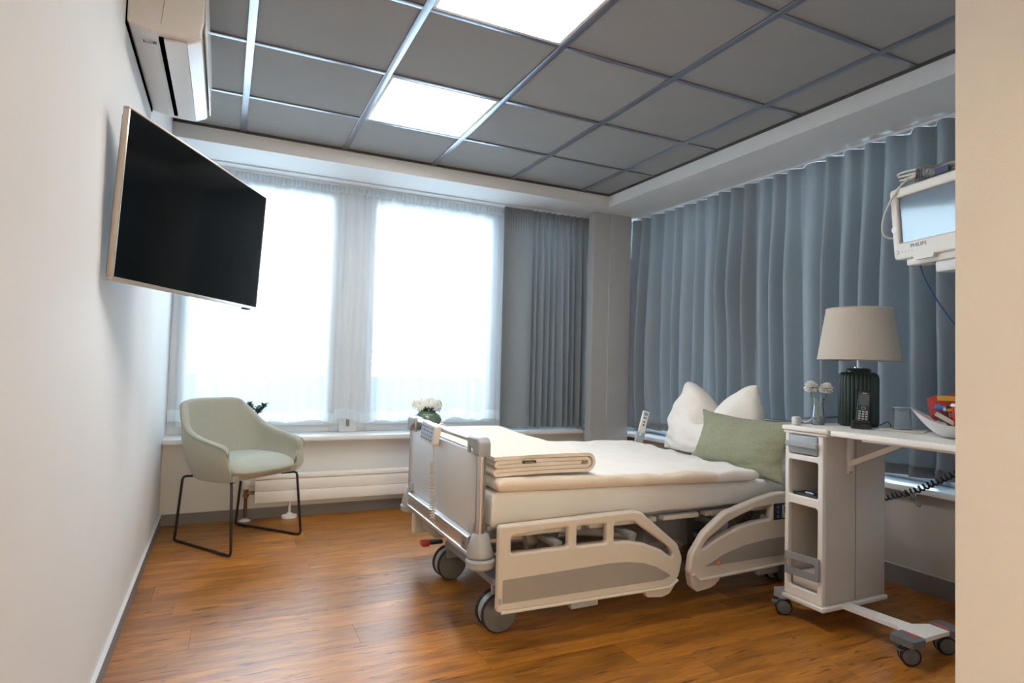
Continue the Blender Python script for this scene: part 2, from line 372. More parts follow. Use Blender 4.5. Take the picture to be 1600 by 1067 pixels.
# ceiling: tiles, runners
ceil = MB().box(XL-.1, 3.6, -1.82, 4.9, 2.70, 2.76).build('ceiling', W_WHITE); tag(ceil, 'grey panelled suspended ceiling', 'ceiling', kind='structure')
GX = [.05+.625*i for i in range(5)]; GY = [3.548-.625*j for j in range(9)]
xs = [XL]+GX+[2.815]; ys = [4.125]+GY+[-1.70]
lights = {(2, 1): 0, (2, 3): 1}
tiles_me = {}
for i in range(len(xs)-1):
    for j in range(len(ys)-1):
        x0, x1, y1, y0 = xs[i], xs[i+1], ys[j], ys[j+1]
        if (i, j) in lights or (x0 > 1.2 and y1 < .6): continue
        key = (round(x1-x0, 3), round(y1-y0, 3))
        if key not in tiles_me:
            bm = bmesh.new(); bmesh.ops.create_cube(bm, size=1)
            for v in bm.verts: v.co = Vector((v.co.x*(key[0]-.004), v.co.y*(key[1]-.004), v.co.z*.018))
            bmesh.ops.bevel(bm, geom=list(bm.edges), offset=.003, segments=1, affect='EDGES')
            me = bpy.data.meshes.new('ceiling_tile'); bm.to_mesh(me); bm.free(); me.materials.append(TILE); tiles_me[key] = me
        o = bpy.data.objects.new('ceiling_tile', tiles_me[key]); C.objects.link(o); o.parent = ceil
        o.location = Vector(((x0+x1)/2, (y0+y1)/2, CEIL+.013))-ceil.location
for x in GX:
    ye = -1.70 if x < 1.2 else .62
    B('main_runner', RUN, ceil, x-.017, x+.017, ye, 4.118, CEIL-.004, CEIL+.004, r=.0015)
for j, y in enumerate(GY):
    for i in range(len(xs)-1):
        if xs[i] > 1.2 and y < .62: continue
        B('cross_runner', RUN, ceil, xs[i]+(.017 if i else 0), xs[i+1]-.017, y-.012, y+.012, CEIL-.003, CEIL+.004, r=.001)
# soffit (bulkhead) round the window sides, dark shadow gap trim
struct('trim_4', MB().box(XL, 2.815, 4.125, 4.9, SOF, 2.70).box(2.815, 3.6, .6175, 4.9, SOF, 2.70), W_WHITE, 'white bulkhead running above the windows', 'bulkhead')
struct('trim_5', MB().box(XL, 2.815, 4.113, 4.125, CEIL-.010, CEIL+.02).box(2.803, 2.815, .6175, 4.113, CEIL-.010, CEIL+.02), DARK, 'dark shadow gap trim round the ceiling edge', 'trim')
# wall below ceiling over windows outside (keeps the sky out)
struct('wall_outer', MB().box(XL-.12, 3.6, 4.88, 4.98, SOF-.03, 2.76).box(XL-.12, 3.6, 4.64, 4.98, -.06, .55).box(3.46, 3.6, .5, 4.98, -.06, .525).box(3.5, 3.6, .5, 4.98, SOF-.03, 2.76), W_WHITE, 'outer wall below the windows', 'wall')

# ------------------------------------------------------------------ ceiling lights
PANEL = emis('led_panel_glow', (1.0, .975, .945), PANEL_STRENGTH)
LFR = mat('white_light_frame', (.78, .78, .78), .4)
for (i, j), n in lights.items():
    x0, x1, y1, y0 = xs[i]+.017, xs[i+1]-.017, ys[j]-.012, ys[j+1]+.012
    cl = thing('ceiling_light', ((x0+x1)/2, (y0+y1)/2, CEIL), ['square white ceiling light panel farther from the camera', 'large white ceiling light panel cut by the top of the picture'][n], 'ceiling light', 'square ceiling light panels')
    m = MB(); w = .016
    m.box(x0, x1, y0, y0+w, CEIL-.003, CEIL+.03, r=.002); m.box(x0, x1, y1-w, y1, CEIL-.003, CEIL+.03, r=.002)
    m.box(x0, x0+w, y0+w, y1-w, CEIL-.003, CEIL+.03, r=.002); m.box(x1-w, x1, y0+w, y1-w, CEIL-.003, CEIL+.03, r=.002)
    m.build('light_frame', LFR, cl)
    MB().box(x0+w, x1-w, y0+w, y1-w, CEIL+.002, CEIL+.012).build('diffuser', PANEL, cl)
wl = thing('added_fill_light', (.12, -1.66, 1.28), 'added warm fill light under a hood, unseen behind the camera', 'fill light')  # invented unseen source, added to give the warm light from the front
B('back_plate', LFR, wl, -.23, .47, -1.70, -1.66, 1.26, 1.42, r=.004)
B('light_cutoff_hood', LFR, wl, -.25, .49, -1.70, -1.18, 1.422, 1.440, r=.004)  # added to cut the fill's light towards bulkhead and ceiling
B('diffuser', emis('warm_fill_glow', (1.0, .79, .50), FILL_LIGHT_STRENGTH), wl, -.21, .45, -1.66, -1.62, 1.28, 1.41, r=.01)
# ------------------------------------------------------------------ outside: balcony
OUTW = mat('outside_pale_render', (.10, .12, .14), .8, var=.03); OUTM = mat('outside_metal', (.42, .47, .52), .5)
struct('balcony_floor', MB().box(-4, 9, 4.98, 6.9, -.1, .1), OUTW, 'pale balcony floor outside the window', 'balcony')
bal = thing('balcony_railing', (1.5, 6.8, .1), 'pale balcony parapet with horizontal rails seen through the sheers', 'railing')
MB().box(-4, 9, 6.75, 6.9, .1, .92).build('parapet', OUTW, bal)
for z in (1.06, 1.2, 1.36): MB().cyl((-4, 6.82, z), (9, 6.82, z), .018, 8).build('rail', OUTM, bal)
for x in (-1.9, -.5, .9, 2.3, 3.7): MB().box(x-.02, x+.02, 6.8, 6.84, .92, 1.36).build('post', OUTM, bal)
# ------------------------------------------------------------------ curtains
def sheet(fn, nu, nv): return MB().grid(nu, nv, fn)
def sheer(x0t, x1t, x0b, x1b, y, z0, z1, seed, amp, waves, label, group='white sheer curtains'):
    rr = random.Random(seed); ph = [rr.uniform(0, 6.28) for _ in range(4)]
    def prof(u, t):
        a = amp*(.55+.45*math.sin(2*PI*u*1.7+ph[0]))*(.45+.55*t)
        return a*math.sin(2*PI*waves*u+1.2*math.sin(2*PI*2.3*u+ph[1]))+.3*amp*math.sin(2*PI*waves*2.4*u+ph[2])+.008*nz(u*9, t*3, seed)
    def fn(u, t):      # t 0 top 1 bottom
        z = lerp(z1+.004*math.sin(2*PI*26*u), z0+.014*math.sin(2*PI*waves*u*.5+ph[3])+.01*math.sin(2*PI*3*u), t)
        return (lerp(lerp(x0t, x1t, u), lerp(x0b, x1b, u), t), y+prof(u, t), z)
    root = sheet(fn, 260, 24).build('sheer_curtain', SHEER, smooth=180)
    tag(root, label, 'curtain', group)
    hem = MB().grid(260, 4, lambda u, v: (fn(u, 1)[0], fn(u, 1)[1]-.003, fn(u, 1)[2]+.075*v)).build('hem', SHEERH, root, smooth=180)
    hd = MB().grid(260, 4, lambda u, v: (fn(u, 0)[0], fn(u, 0)[1]-.003-.004*math.sin(2*PI*40*u), fn(u, 0)[2]-.05*v)).build('header_tape', SHEERH, root, smooth=180)
    return root
sheer(-.315, .775, -.325, .80, 4.635, .640, 2.402, 1, .012, 7, 'white sheer curtain over the left window, behind the armchair')
sheer(.745, 2.08, .755, 2.09, 4.615, .640, 2.402, 2, .018, 9, 'white sheer curtain over the middle window, behind the flower vase')
sheer(2.70, 2.93, 2.70, 2.95, 4.615, .60, 2.40, 3, .010, 3, 'narrow strip of sheer curtain between grey back curtain and column')
def fnr(u, t): return (3.350+.008*math.sin(2*PI*5*u), lerp(3.95, 4.445, u), lerp(2.40, .60, t))
rs = sheet(fnr, 80, 10).build('sheer_curtain', SHEER, smooth=180); tag(rs, 'narrow strip of sheer curtain right of the corner column', 'curtain', 'white sheer curtains')
# grey curtain, back: one broad flat panel at the window side then tight pleats
def gb(u, t):
    ut = u
    x = lerp(2.045, 2.875, u)+lerp(0, .012*math.sin(u*11), t)
    if u < .32:
        d = .020*math.sin(u/.32*PI*1.6+.4)+.012*t*math.sin(u*19)
    else:
        q = (u-.32)/.68; d = (.030+.012*t)*math.sin(2*PI*9.5*q+.9*math.sin(5*q)+.25*t*math.sin(9*q))+.016*math.sin(2*PI*3.1*q+t)
    d *= (.45+.55*smooth01(t*2.2))
    d += .010*math.sin(2*PI*38*u)*(1-smooth01(t*9))
    return (x+.018*t*(1-u)*.6, 4.505+d, lerp(2.402, .580+.006*math.sin(u*40), t))
g1 = sheet(gb, 420, 40).build('drape_curtain', GREYC, smooth=180); tag(g1, 'grey drape curtain gathered between middle window and corner column', 'curtain', 'grey drape curtains')
# grey curtain, right: long run of deep soft folds
ROWS = []
_r = random.Random(5); _y = 4.345
while _y > .66:
    w = _r.uniform(.105, .15); ROWS.append((_y, w, _r.uniform(.55, 1.2), _r.uniform(-.7, .7), _r.uniform(-.5, .5))); _y -= w
NF = len(ROWS); YEND = _y
def gr(u, t):
    k = min(int(u*NF), NF-1); f = u*NF-k; y0, w, a, sk, ph = ROWS[k]
    y = y0-w*f
    a2 = ROWS[min(NF-1, k+1)][2]; aa = lerp(a, a2, smooth01(f))
    g = f**(1.0+.55*sk) if sk >= 0 else 1-(1-f)**(1.0-.55*sk)
    s = .45*(2*abs(math.cos(PI*g))**.7-1)+.55*math.cos(2*PI*g)
    top = smooth01(t*2.2)
    d = aa*(.040+.044*top+.006*t)*s*(1-.45*smooth01((nz(y0*1.7, t*1.5, 5.1)-.05)*3)*t)
    d += .010*nz(y*2.2, t*1.6, 3.3)*t+.012*math.sin(y*3.1+t*1.3)*t
    yy = y+.045*nz(y*2.4, t*1.3, 8.8)*t
    return (3.262-d*.95, yy, lerp(2.398, .590+.012*math.sin(y*2.3)+.008*math.cos(2*PI*f), t))
g2 = sheet(gr, NF*14+1, 44).build('drape_curtain', GREYC, smooth=180); tag(g2, 'long grey drape curtain in deep folds behind the bed and lamp', 'curtain', 'grey drape curtains')
HEMT = cloth_mat('grey_hem_fabric', (.235, .242, .25), 0.0, .06, .10, 90, (1, 1, .4))
MB().grid(NF*14+1, 3, lambda u, v: tuple(Vector(gr(u, 1))+Vector((-.004, 0, .0+.055*v)))).build('hem', HEMT, g2, smooth=180)
# curtain tracks
TRK = mat('white_track', (.72, .74, .76), .4)
t1 = thing('curtain_track', (1.2, 4.57, 2.403), 'white double curtain track on the bulkhead above the sheers', 'curtain track', 'curtain tracks')
B('rail', TRK, t1, XL, 2.96, 4.48, 4.52, 2.404, SOF, r=.002); B('rail', TRK, t1, XL, 2.96, 4.60, 4.655, 2.404, SOF, r=.002)
t2 = thing('curtain_track', (3.25, 2.5, 2.400), 'white curtain track above the long right-hand drape', 'curtain track', 'curtain tracks')
B('rail', TRK, t2, 3.232, 3.278, .63, 4.29, 2.400, SOF, r=.002)

# ------------------------------------------------------------------ radiator
RADM = mat('white_radiator', (.84, .82, .79), .4, var=.01); BRASS = mat('aged_brass', (.28, .17, .09), .35, metal=.8, var=.15, vscale=60); PLW = mat('white_plastic', (.78, .78, .77), .4)
COPPER = mat('brown_copper_pipe', (.16, .075, .04), .45, metal=.5, var=.2, vscale=40)
rad = thing('radiator', (1.3, 4.43, 0), 'low white convector radiator under the window sill', 'radiator')
RX0, RX1, RZ0, RZ1 = .222, 2.45, .122, .305
m = MB()
for i in range(2):
    z0 = lerp(RZ0, RZ1-.03, i/2); z1 = lerp(RZ0, RZ1-.03, (i+1)/2)
    MB().box(RX0, RX1, 4.395, 4.415, z0+.0006, z1-.0006, r=.0015).build('front_panel', RADM, rad)
B('body', RADM, rad, RX0+.004, RX1-.004, 4.415, 4.475, RZ0+.004, RZ1-.004, r=.004)
for y in (4.393, 4.413, 4.433, 4.453): B('top_fin', RADM, rad, RX0, RX1, y, y+.012, RZ1-.026, RZ1, r=.003)
for x in (.45, 1.35, 2.2):
    l = MB().cyl((x, 4.445, .02), (x, 4.445, RZ0+.01), .010, 12).box(x-.02, x+.02, 4.43, 4.46, RZ0-.004, RZ0+.008, r=.002).build('leg', PLW, rad)
    MB().lathe([(.0001, 0), (.05, 0), (.052, .012), (.048, .022), (.022, .027), (.012, .04), (.0001, .04)], (x, 4.445, .0), 24, sy=.7).build('foot', PLW, l)
vp = thing('radiator_valve', (.17, 4.45, 0), 'copper pipe with brass valve and white thermostat head by the chair', 'valve')
MB().cyl((.17, 4.45, .015), (.17, 4.45, .155), .011, 14).build('pipe', COPPER, vp)
MB().cyl((.17, 4.45, .155), (.17, 4.45, .21), .016, 6).cyl((.17, 4.45, .185), (.225, 4.45, .185), .011, 12).lathe([(.0001, 0), (.02, 0), (.02, .012), (.0001, .012)], (.17, 4.45, .165), 16).build('valve_body', BRASS, vp)
MB().lathe([(.0001, 0), (.018, 0), (.025, .012), (.026, .05), (.02, .058), (.0001, .06)], (.17, 4.45, .212), 20).build('thermostat_head', PLW, vp)
MB().lathe([(.0001, .0), (.036, .0), (.036, .006), (.014, .014), (.014, .02), (.0001, .02)], (.17, 4.45, .0), 20).build('pipe_rosette', PLW, vp)

# ------------------------------------------------------------------ air conditioner on the left wall
ACW = mat('white_glossy_plastic', (.80, .80, .80), .18, spec=.6); ACB = mat('white_satin_plastic', (.72, .71, .70), .4)
BLACK = mat('black_slot', (.002, .002, .002), .95, spec=0.0)
ac = thing('air_conditioner', (-.22, 2.69, 2.16), 'white split air conditioner high on the left wall above the television', 'air conditioner')
A0, A1 = 2.285, 3.09
sec = [(-.331, 2.455), (-.331, 2.182), (-.262, 2.166), (-.157, 2.164), (-.116, 2.186), (-.107, 2.24), (-.108, 2.40), (-.125, 2.45), (-.15, 2.462)]
sec = fillet(sec, [.01, .012, .03, .012, .012, .02, .03, .012, .01], 4)
MB().prism(sec, 'y', A0+.012, A1-.012).build('body', ACB, ac, smooth=50)
def capsec(k): return [((x+.22)*k-.22, (z-2.31)*k+2.31) for x, z in sec]
for ya, yb in ((A0+.012, A0), (A1-.012, A1)):
    n = len(sec); m = MB(); vs = [(x, ya, z) for x, z in sec]+[(x, lerp(ya, yb, .75), z) for x, z in capsec(.985)]+[(x, yb, z) for x, z in capsec(.95)]
    fs = [(r*n+i, r*n+(i+1) % n, (r+1)*n+(i+1) % n, (r+1)*n+i) for r in range(2) for i in range(n)]+[tuple(2*n+i for i in range(n))]
    m.add(vs, fs).build('end_cap', ACB, ac, smooth=50)
MB().box(-.335, -.3312, A0+.01, A1-.005, 2.175, 2.45).build('wall_plate', BLACK, ac)
# underside: air slot, louvre flap, front lip
B('air_slot', BLACK, ac, -.2415, -.228, A0+.03, A1-.065, 2.155, 2.1665)
MB().prism([(-.226, 2.155), (-.158, 2.1555), (-.158, 2.1620), (-.226, 2.1625)], 'y', A0+.028, A1-.05).build('louvre_flap', ACW, ac)
MB().prism([(-.1565, 2.1555), (-.1145, 2.178), (-.113, 2.190), (-.1565, 2.165)], 'y', A0+.028, A1-.05).build('louvre_lip', ACW, ac)
MB().prism(fillet([(-.105, 2.24), (-.1015, 2.243), (-.103, 2.40), (-.122, 2.452), (-.128, 2.452), (-.109, 2.40)], .003, 2), 'y', A0+.01, A1-.01).build('front_panel', ACW, ac)
MB().box(-.105, -.100, A0+.012, A1-.012, 2.20, 2.238, r=.001).build('front_trim', ACW, ac)
T = frame3((-.272, 2.365, 2.1632), (1, 0, 0), (0, -1, 0))
mk = MB()
for i, (a, b, w) in enumerate(((-.018, -.004, .0015), (-.018, -.018, .0015), (.0, .006, .002), (.012, .012, .0015))):
    mk.box(a, b+.004, -.004+i*.003, -.002+i*.003, 0, .0008, T=T)
mk.box(-.02, .02, -.011, -.0095, 0, .0008, T=T).box(.008, .02, -.004, .005, 0, .0008, T=T).box(-.02, -.017, -.009, .008, 0, .0008, T=T)
mk.build('label_print', mat('dark_print', (.05, .05, .06), .6), ac)
GR = mat('pale_grey_line', (.35, .34, .33), .6)
MB().tube([(-.24, A0-.0012, 2.46), (-.225, A0-.0012, 2.40), (-.225, A0-.0012, 2.30), (-.235, A0+.001, 2.19)], .0012, 5).build('panel_seam', GR, ac)

# ------------------------------------------------------------------ television on a swing arm
tvp = (-.078, 2.507, 1.569); ty, tt = 1.116, .051
tv = thing('television', (tvp[0], tvp[1], tvp[2]-.26), 'large black flat television with champagne frame angled out from the left wall', 'television')
r_ = Vector((math.cos(ty), math.sin(ty), 0)); n_ = Vector((math.sin(ty), -math.cos(ty), 0)); u_ = Vector((0, 0, 1))*math.cos(tt)+n_*math.sin(tt)
TT = Matrix((r_, u_, r_.cross(u_))).transposed().to_4x4(); TT.translation = Vector(tvp)
CHAMP = mat('champagne_metal', (.58, .50, .42), .32, metal=.7); SCR = mat('black_screen_glass', (.002, .003, .0035), .10, spec=.22); TVB = mat('black_plastic_back', (.012, .012, .012), .5)
hw, hh = .485, .2575
m = MB(); bz = .007
m.box(-hw, hw, -hh, -hh+.012, -.020, .0, r=.002, T=TT).box(-hw, hw, hh-bz, hh, -.020, .0, r=.002, T=TT).box(-hw, -hw+bz, -hh+.012, hh-bz, -.020, 0, r=.002, T=TT).box(hw-bz, hw, -hh+.012, hh-bz, -.020, 0, r=.002, T=TT)
m.build('screen_frame', CHAMP, tv)
MB().box(-hw+bz, hw-bz, -hh+.012, hh-bz, -.019, -.0015, T=TT).build('screen', SCR, tv)
MB().box(-hw+.02, hw-.02, -hh+.02, hh-.02, -.034, -.020, T=TT).box(-.27, .27, -.20, .17, -.066, -.034, r=.01, T=TT).build('back_housing', TVB, tv)
MB().box(.375, .44, -hh-.007, -hh-.0005, -.022, -.006, r=.002, T=TT).build('sensor_foot', mat('dark_grey_plastic', (.06, .06, .065), .4), tv)
ARM = mat('black_bracket', (.02, .02, .02), .45)
cx = TT @ Vector((0, 0, -.085))
m = MB().box(-.1, .1, -.1, .1, -.078, -.0665, r=.002, T=TT)
m.cyl(TT @ Vector((0, 0, -.075)), cx, .022, 14)
m.build('mount_plate', ARM, tv)
wallp = Vector((XL+.03, 2.62, cx.z)); mid = Vector((XL+.075, 2.44, cx.z))
a = MB()
for p, q in ((cx, wallp),):
    d = (q-p); a.tube([p, q], .018, 8)
a.box(XL, XL+.014, 2.55, 2.69, cx.z-.11, cx.z+.11, r=.002).box(XL+.014, XL+.045, 2.595, 2.645, cx.z-.04, cx.z+.04, r=.003)
a.build('swing_arm', ARM, tv)

# ------------------------------------------------------------------ armchair
UPH = mat('sage_wool_upholstery', (.39, .395, .33), .95, var=.10, vscale=260, bump=.5, bscale=700, sheen=.25)
PIPE = mat('sage_piping', (.26, .27, .22), .9); BLM = mat('black_powder_coat', (.012, .012, .013), .4)
ch = thing('armchair', (.1095, 4.03, 0), 'sage green upholstered tub armchair on black sled legs', 'chair', rot=(0, 0, math.atan2(.617, .787)))
def cat(pts, t):
    n = len(pts)-1; k = min(int(t*n), n-1); f = t*n-k
    p = [Vector(pts[max(0, min(n, k+i))]) for i in (-1, 0, 1, 2)]
    return .5*((2*p[1])+(-p[0]+p[2])*f+(2*p[0]-5*p[1]+4*p[2]-p[3])*f*f+(-p[0]+3*p[1]-3*p[2]+p[3])*f**3)
half_t = [(-.262, -.245, .50), (-.285, -.225, .578), (-.300, -.12, .608), (-.300, 0, .630), (-.285, .12, .675), (-.245, .215, .765), (-.185, .275, .818)]
top_pts = half_t+[(0, .292, .826)]+[(-x, y, z) for x, y, z in reversed(half_t)]
half_b = [(-.235, -.235, .405), (-.238, -.20, .398), (-.240, -.12, .392), (-.236, 0, .388), (-.222, .09, .388), (-.185, .155, .390), (-.12, .195, .392)]
bot_pts = half_b+[(0, .205, .393)]+[(-x, y, z) for x, y, z in reversed(half_b)]
NS, NH = 80, 14
def outer(s, h):
    a, b = cat(bot_pts, s), cat(top_pts, s); p = a.lerp(b, h)
    out = Vector((p.x, p.y-.0, 0)); out.normalize()
    return p+out*.030*math.sin(PI*min(1, h*1.02))*(1 if h < .99 else .9)*(.8)
def inner(s, h):
    p = outer(s, h); out = Vector((p.x, p.y*1.0, 0))
    # inward normal of the plan curve
    q0, q1 = cat(top_pts, max(0, s-.01)), cat(top_pts, min(1, s+.01)); tg = (q1-q0); nrm = Vector((tg.y, -tg.x, 0)); nrm.normalize()
    if nrm.dot(Vector((p.x, p.y-.02, 0))) > 0: nrm = -nrm
    return p+nrm*(.040+.012*(1-h))
rows = []
for j in range(NH+1): rows.append([outer(i/NS, j/NH) for i in range(NS+1)])
for dz, w in ((.010, .2), (.014, .5), (.010, .8)): rows.append([outer(i/NS, 1).lerp(inner(i/NS, 1), w)+Vector((0, 0, dz)) for i in range(NS+1)])
for j in range(NH+1): rows.append([inner(i/NS, 1-j/NH) for i in range(NS+1)])
vs = [p for r in rows for p in r]; n = NS+1; R = len(rows)
fs = [(r*n+i, r*n+i+1, (r+1)*n+i+1, (r+1)*n+i) for r in range(R-1) for i in range(NS)]
# rounded front ends of the arms
fs += [tuple(r*n for r in range(R)), tuple(r*n+NS for r in range(R-1, -1, -1))]
shell = MB().add(vs, fs).build('shell', UPH, ch, local=True, smooth=60)
def sc(h, off=.0): return [outer(i/NS, h)+Vector((0, 0, off)) for i in range(NS+1)]
seam = [p+Vector((p.x, p.y, 0)).normalized()*.0035 for p in sc(.985, .006)[3:-3]]
MB().tube(seam, .0032, 6).build('piping', PIPE, ch, local=True)
# underside pan and cushion
def pan(u, v):
    s = u; p = cat(bot_pts, s); return Vector((0, -.02, p.z-.012)).lerp(Vector((p.x, p.y, p.z)), v)
pm2 = MB(); ring = [Vector(cat(bot_pts, i/40)) for i in range(41)]
pm2.add([(p.x, p.y, p.z+.03) for p in ring]+[(p.x*.97, p.y*.97, p.z-.004) for p in ring], [tuple(range(41)), tuple(range(81, 40, -1))]+[(i, (i+1) % 41, 41+(i+1) % 41, 41+i) for i in range(41)])
pm2.build('seat_pan', UPH, ch, local=True)
def cush(u, v):
    a = 2*PI*u; c, s_ = math.cos(a), math.sin(a); e = .55
    x = .243*math.copysign(abs(c)**e, c); y = -.035+.225*math.copysign(abs(s_)**e, s_)
    y = y if y < .1 else .1+(y-.1)*.8
    ph = PI*v-PI/2; k = abs(math.cos(ph))**.42; zz = math.copysign(abs(math.sin(ph))**.8, math.sin(ph))
    X, Y = x*k, -.035+(y+.035)*k
    dome = .012*(1-(X/.232)**2)*(1-((Y+.035)/.225)**2)
    dip = -.020*smooth01((-Y-.13)/.13) if zz > 0 else 0
    return (X, Y-(.026*max(0, 1-(zz*.9)**2) if Y < -.15 else 0), .456+.056*zz+(dome if zz > 0 else 0)+dip)
MB().grid(72, 26, cush, closed_u=True).build('seat_cushion', UPH, ch, local=True, smooth=80)
for sx in (-1, 1):
    path = [(sx*.15, .17, .385), (sx*.200, .205, .386), (sx*.206, .215, .380), (sx*.209, .222, .365), (sx*.2125, .262, .035), (sx*.213, .266, .014), (sx*.214, .255, .008), (sx*.25, -.245, .008), (sx*.252, -.262, .012), (sx*.252, -.268, .03), (sx*.238, -.235, .375), (sx*.236, -.230, .388), (sx*.228, -.218, .393), (sx*.17, -.17, .39)]
    lg = MB().tube(path, .0075, 10).build('sled_leg', BLM, ch, local=True)
    for y in (.20, -.19): MB().box(sx*(.232-.0740*y*1.0)-.009, sx*(.232-.0740*y)+.009, y-.035, y+.035, 0, .014, r=.003).build('glide', BLM, lg, local=True)

# ------------------------------------------------------------------ plants and vase on the sill
LEAF = mat('dark_jade_leaf', (.030, .065, .040), .35, var=.25, vscale=30); TWIG = mat('jade_stem', (.10, .10, .06), .7); POT = mat('grey_ceramic_pot', (.32, .33, .32), .5)
jp = thing('potted_plant', (.185, 4.53, .556), 'small dark green jade plant on the sill behind the armchair', 'plant')
jc = (.185, 4.53, .556)
MB().lathe([(.0001, 0), (.045, 0), (.058, .085), (.062, .092), (.055, .092), (.05, .07), (.0001, .07)], jc, 28).build('pot', POT, jp)
rj = random.Random(3); st = MB(); lf = MB()
def leafshape(mb, p, d, L, Wd):
    d = Vector(d).normalized(); sd = d.cross(Vector((rj.uniform(-.3, .3), rj.uniform(-.3, .3), 1))).normalized(); nn = sd.cross(d)
    pts = []; ks = 5
    for i in range(ks+1):
        t = i/ks; w = Wd*math.sin(PI*min(1, t*.92+.05))**.7
        c = p+d*L*t
        pts += [c-sd*w, c+nn*.0035*math.sin(PI*t)+nn*.001, c+sd*w, c-nn*.0025]
    fs = []
    for i in range(ks):
        for k in range(4): fs.append((i*4+k, i*4+(k+1) % 4, (i+1)*4+(k+1) % 4, (i+1)*4+k))
    fs += [(0, 1, 2, 3), (ks*4+3, ks*4+2, ks*4+1, ks*4)]
    mb.add(pts, fs)
for ang, rad_, zt in ((0.0, .085, .225), (.35, .105, .230), (-.5, .05, .215), (2.5, .035, .238), (3.3, .06, .225), (1.6, .04, .22), (4.4, .035, .235), (.1, .055, .19), (.2, .07, .205)):
    tip = Vector(jc)+Vector((rad_*math.cos(ang), rad_*.6*math.sin(ang), zt)); base = Vector(jc)+Vector((0, 0, .07))
    pth = bez(base, base+Vector((0, 0, .06)), tip-Vector((.02*math.cos(ang), 0, .05)), tip, 8); st.tube(pth, [.005-.0025*i/8 for i in range(9)], 6)
    for i in range(13):
        t = rj.uniform(.72, 1.0); p = pth[int(t*8)]; a = rj.uniform(0, 6.28); leafshape(lf, p, (math.cos(a), math.sin(a)*.8, rj.uniform(.1, 1.0)), rj.uniform(.024, .036), rj.uniform(.008, .012))
st.build('stem', TWIG, jp); lf.build('foliage', LEAF, jp, smooth=50)

VG = mat('green_glazed_ceramic', (.13, .21, .135), .22, var=.12, vscale=14, coat=.3)
vc = (1.425, 4.475, .556)
va = thing('flower_vase', vc, 'round green ceramic vase with white lettering on the sill behind the bed foot', 'vase')
MB().lathe([(.0001, 0), (.06, 0), (.085, .025), (.106, .075), (.112, .105), (.102, .138), (.078, .158), (.066, .166), (.070, .174), (.064, .174), (.06, .165), (.0001, .160)], vc, 40).build('vessel', VG, va, smooth=60)
LET = mat('white_lettering', (.8, .8, .78), .5); m = MB()
txt = 'MOMENT'; dirc = math.atan2(-vc[1], -vc[0])
for i, cch in enumerate(txt):
    a = dirc+(i-2.5)*.135+.12; rr, zz = .1012, .144
    pos = Vector((vc[0]+rr*math.cos(a), vc[1]+rr*math.sin(a), vc[2]+zz)); nrm = Vector((math.cos(a), math.sin(a), 1.0)).normalized(); xd = Vector((-math.sin(a), math.cos(a), 0))
    tm = text_mb(cch, .017, frame3(pos+nrm*.0015, xd, nrm.cross(xd))); m.add(tm.v, tm.f)
m.build('lettering', LET, va, smooth=0)
PET = mat('white_petal', (.85, .85, .80), .6, subsurf=.1); CEN = mat('yellow_flower_centre', (.62, .55, .12), .7, bump=.4, bscale=300); STEM = mat('green_stem', (.10, .20, .06), .5); LFG = mat('dark_green_leaf', (.035, .075, .03), .5, var=.3, vscale=20)
rf = random.Random(11)
def petal(mb, c, d, nrm, L, Wd, droop):
    d = d.normalized(); sd = nrm.cross(d).normalized(); pts = []; ks = 5
    for i in range(ks+1):
        t = i/ks; w = Wd*(.35+.65*math.sin(PI*min(.98, t*.75+.12))) * (1 if t < .95 else .45); z = droop*(t*t)*L
        b = c+d*L*t-nrm*z+nrm*.10*L*math.sin(PI*t)
        pts += [b-sd*w, b+nrm*.0012, b+sd*w, b-nrm*.0012]
    fs = [(i*4+k, i*4+(k+1) % 4, (i+1)*4+(k+1) % 4, (i+1)*4+k) for i in range(ks) for k in range(4)]+[(0, 1, 2, 3), (ks*4+3, ks*4+2, ks*4+1, ks*4)]
    mb.add(pts, fs)
def daisy(pos, nrm, R, label):
    nrm = Vector(nrm).normalized(); base = Vector(vc)+Vector((0, 0, .165)); pos = Vector(pos)
    d = thing('daisy', pos, label, 'flower', 'white daisies in the green vase')
    pt = MB(); a = nrm.orthogonal().normalized(); b = nrm.cross(a)
    for ring_, (nn, k, dr) in enumerate(((15, 1.0, .25), (13, .8, -.05), (9, .5, -.4))):
        for i in range(nn):
            w = 2*PI*(i+.5*ring_)/nn+rf.uniform(-.1, .1); petal(pt, pos+nrm*.002*ring_, a*math.cos(w)+b*math.sin(w), nrm, R*k*rf.uniform(.9, 1.08), R*.17, dr)
    pt.build('petals', PET, d, smooth=60)
    T = frame3(pos, a, b); MB().lathe([(.0001, .012), (.008, .010), (.011, .005), (.010, -.002), (.0001, -.004)], (0, 0, 0), 14, T=T).build('flower_centre', CEN, d)
    MB().tube(bez(base-Vector((0, 0, .08)), base+Vector((0, 0, .02)), pos-nrm*.04, pos-nrm*.003, 8), .0026, 6).build('stem', STEM, d)
V0 = Vector(vc)
toc = Vector((-.30, -.95, 0))
daisy(V0+Vector((-.072, -.045, .222)), (-.45, -.55, .55), .054, 'white daisy low on the left of the green vase')
daisy(V0+Vector((-.008, -.055, .236)), (-.05, -.75, .75), .054, 'white daisy at the front centre of the green vase')
daisy(V0+Vector((.065, -.040, .212)), (.35, -.75, .40), .052, 'white daisy drooping on the right of the green vase')
daisy(V0+Vector((.100, -.005, .226)), (.75, -.45, .40), .042, 'outermost white daisy on the right of the green vase')
daisy(V0+Vector((-.045, .010, .248)), (-.35, -.25, .95), .046, 'white daisy at the back left of the green vase')
daisy(V0+Vector((.040, .015, .252)), (.15, -.25, .95), .046, 'topmost white daisy at the back of the green vase')
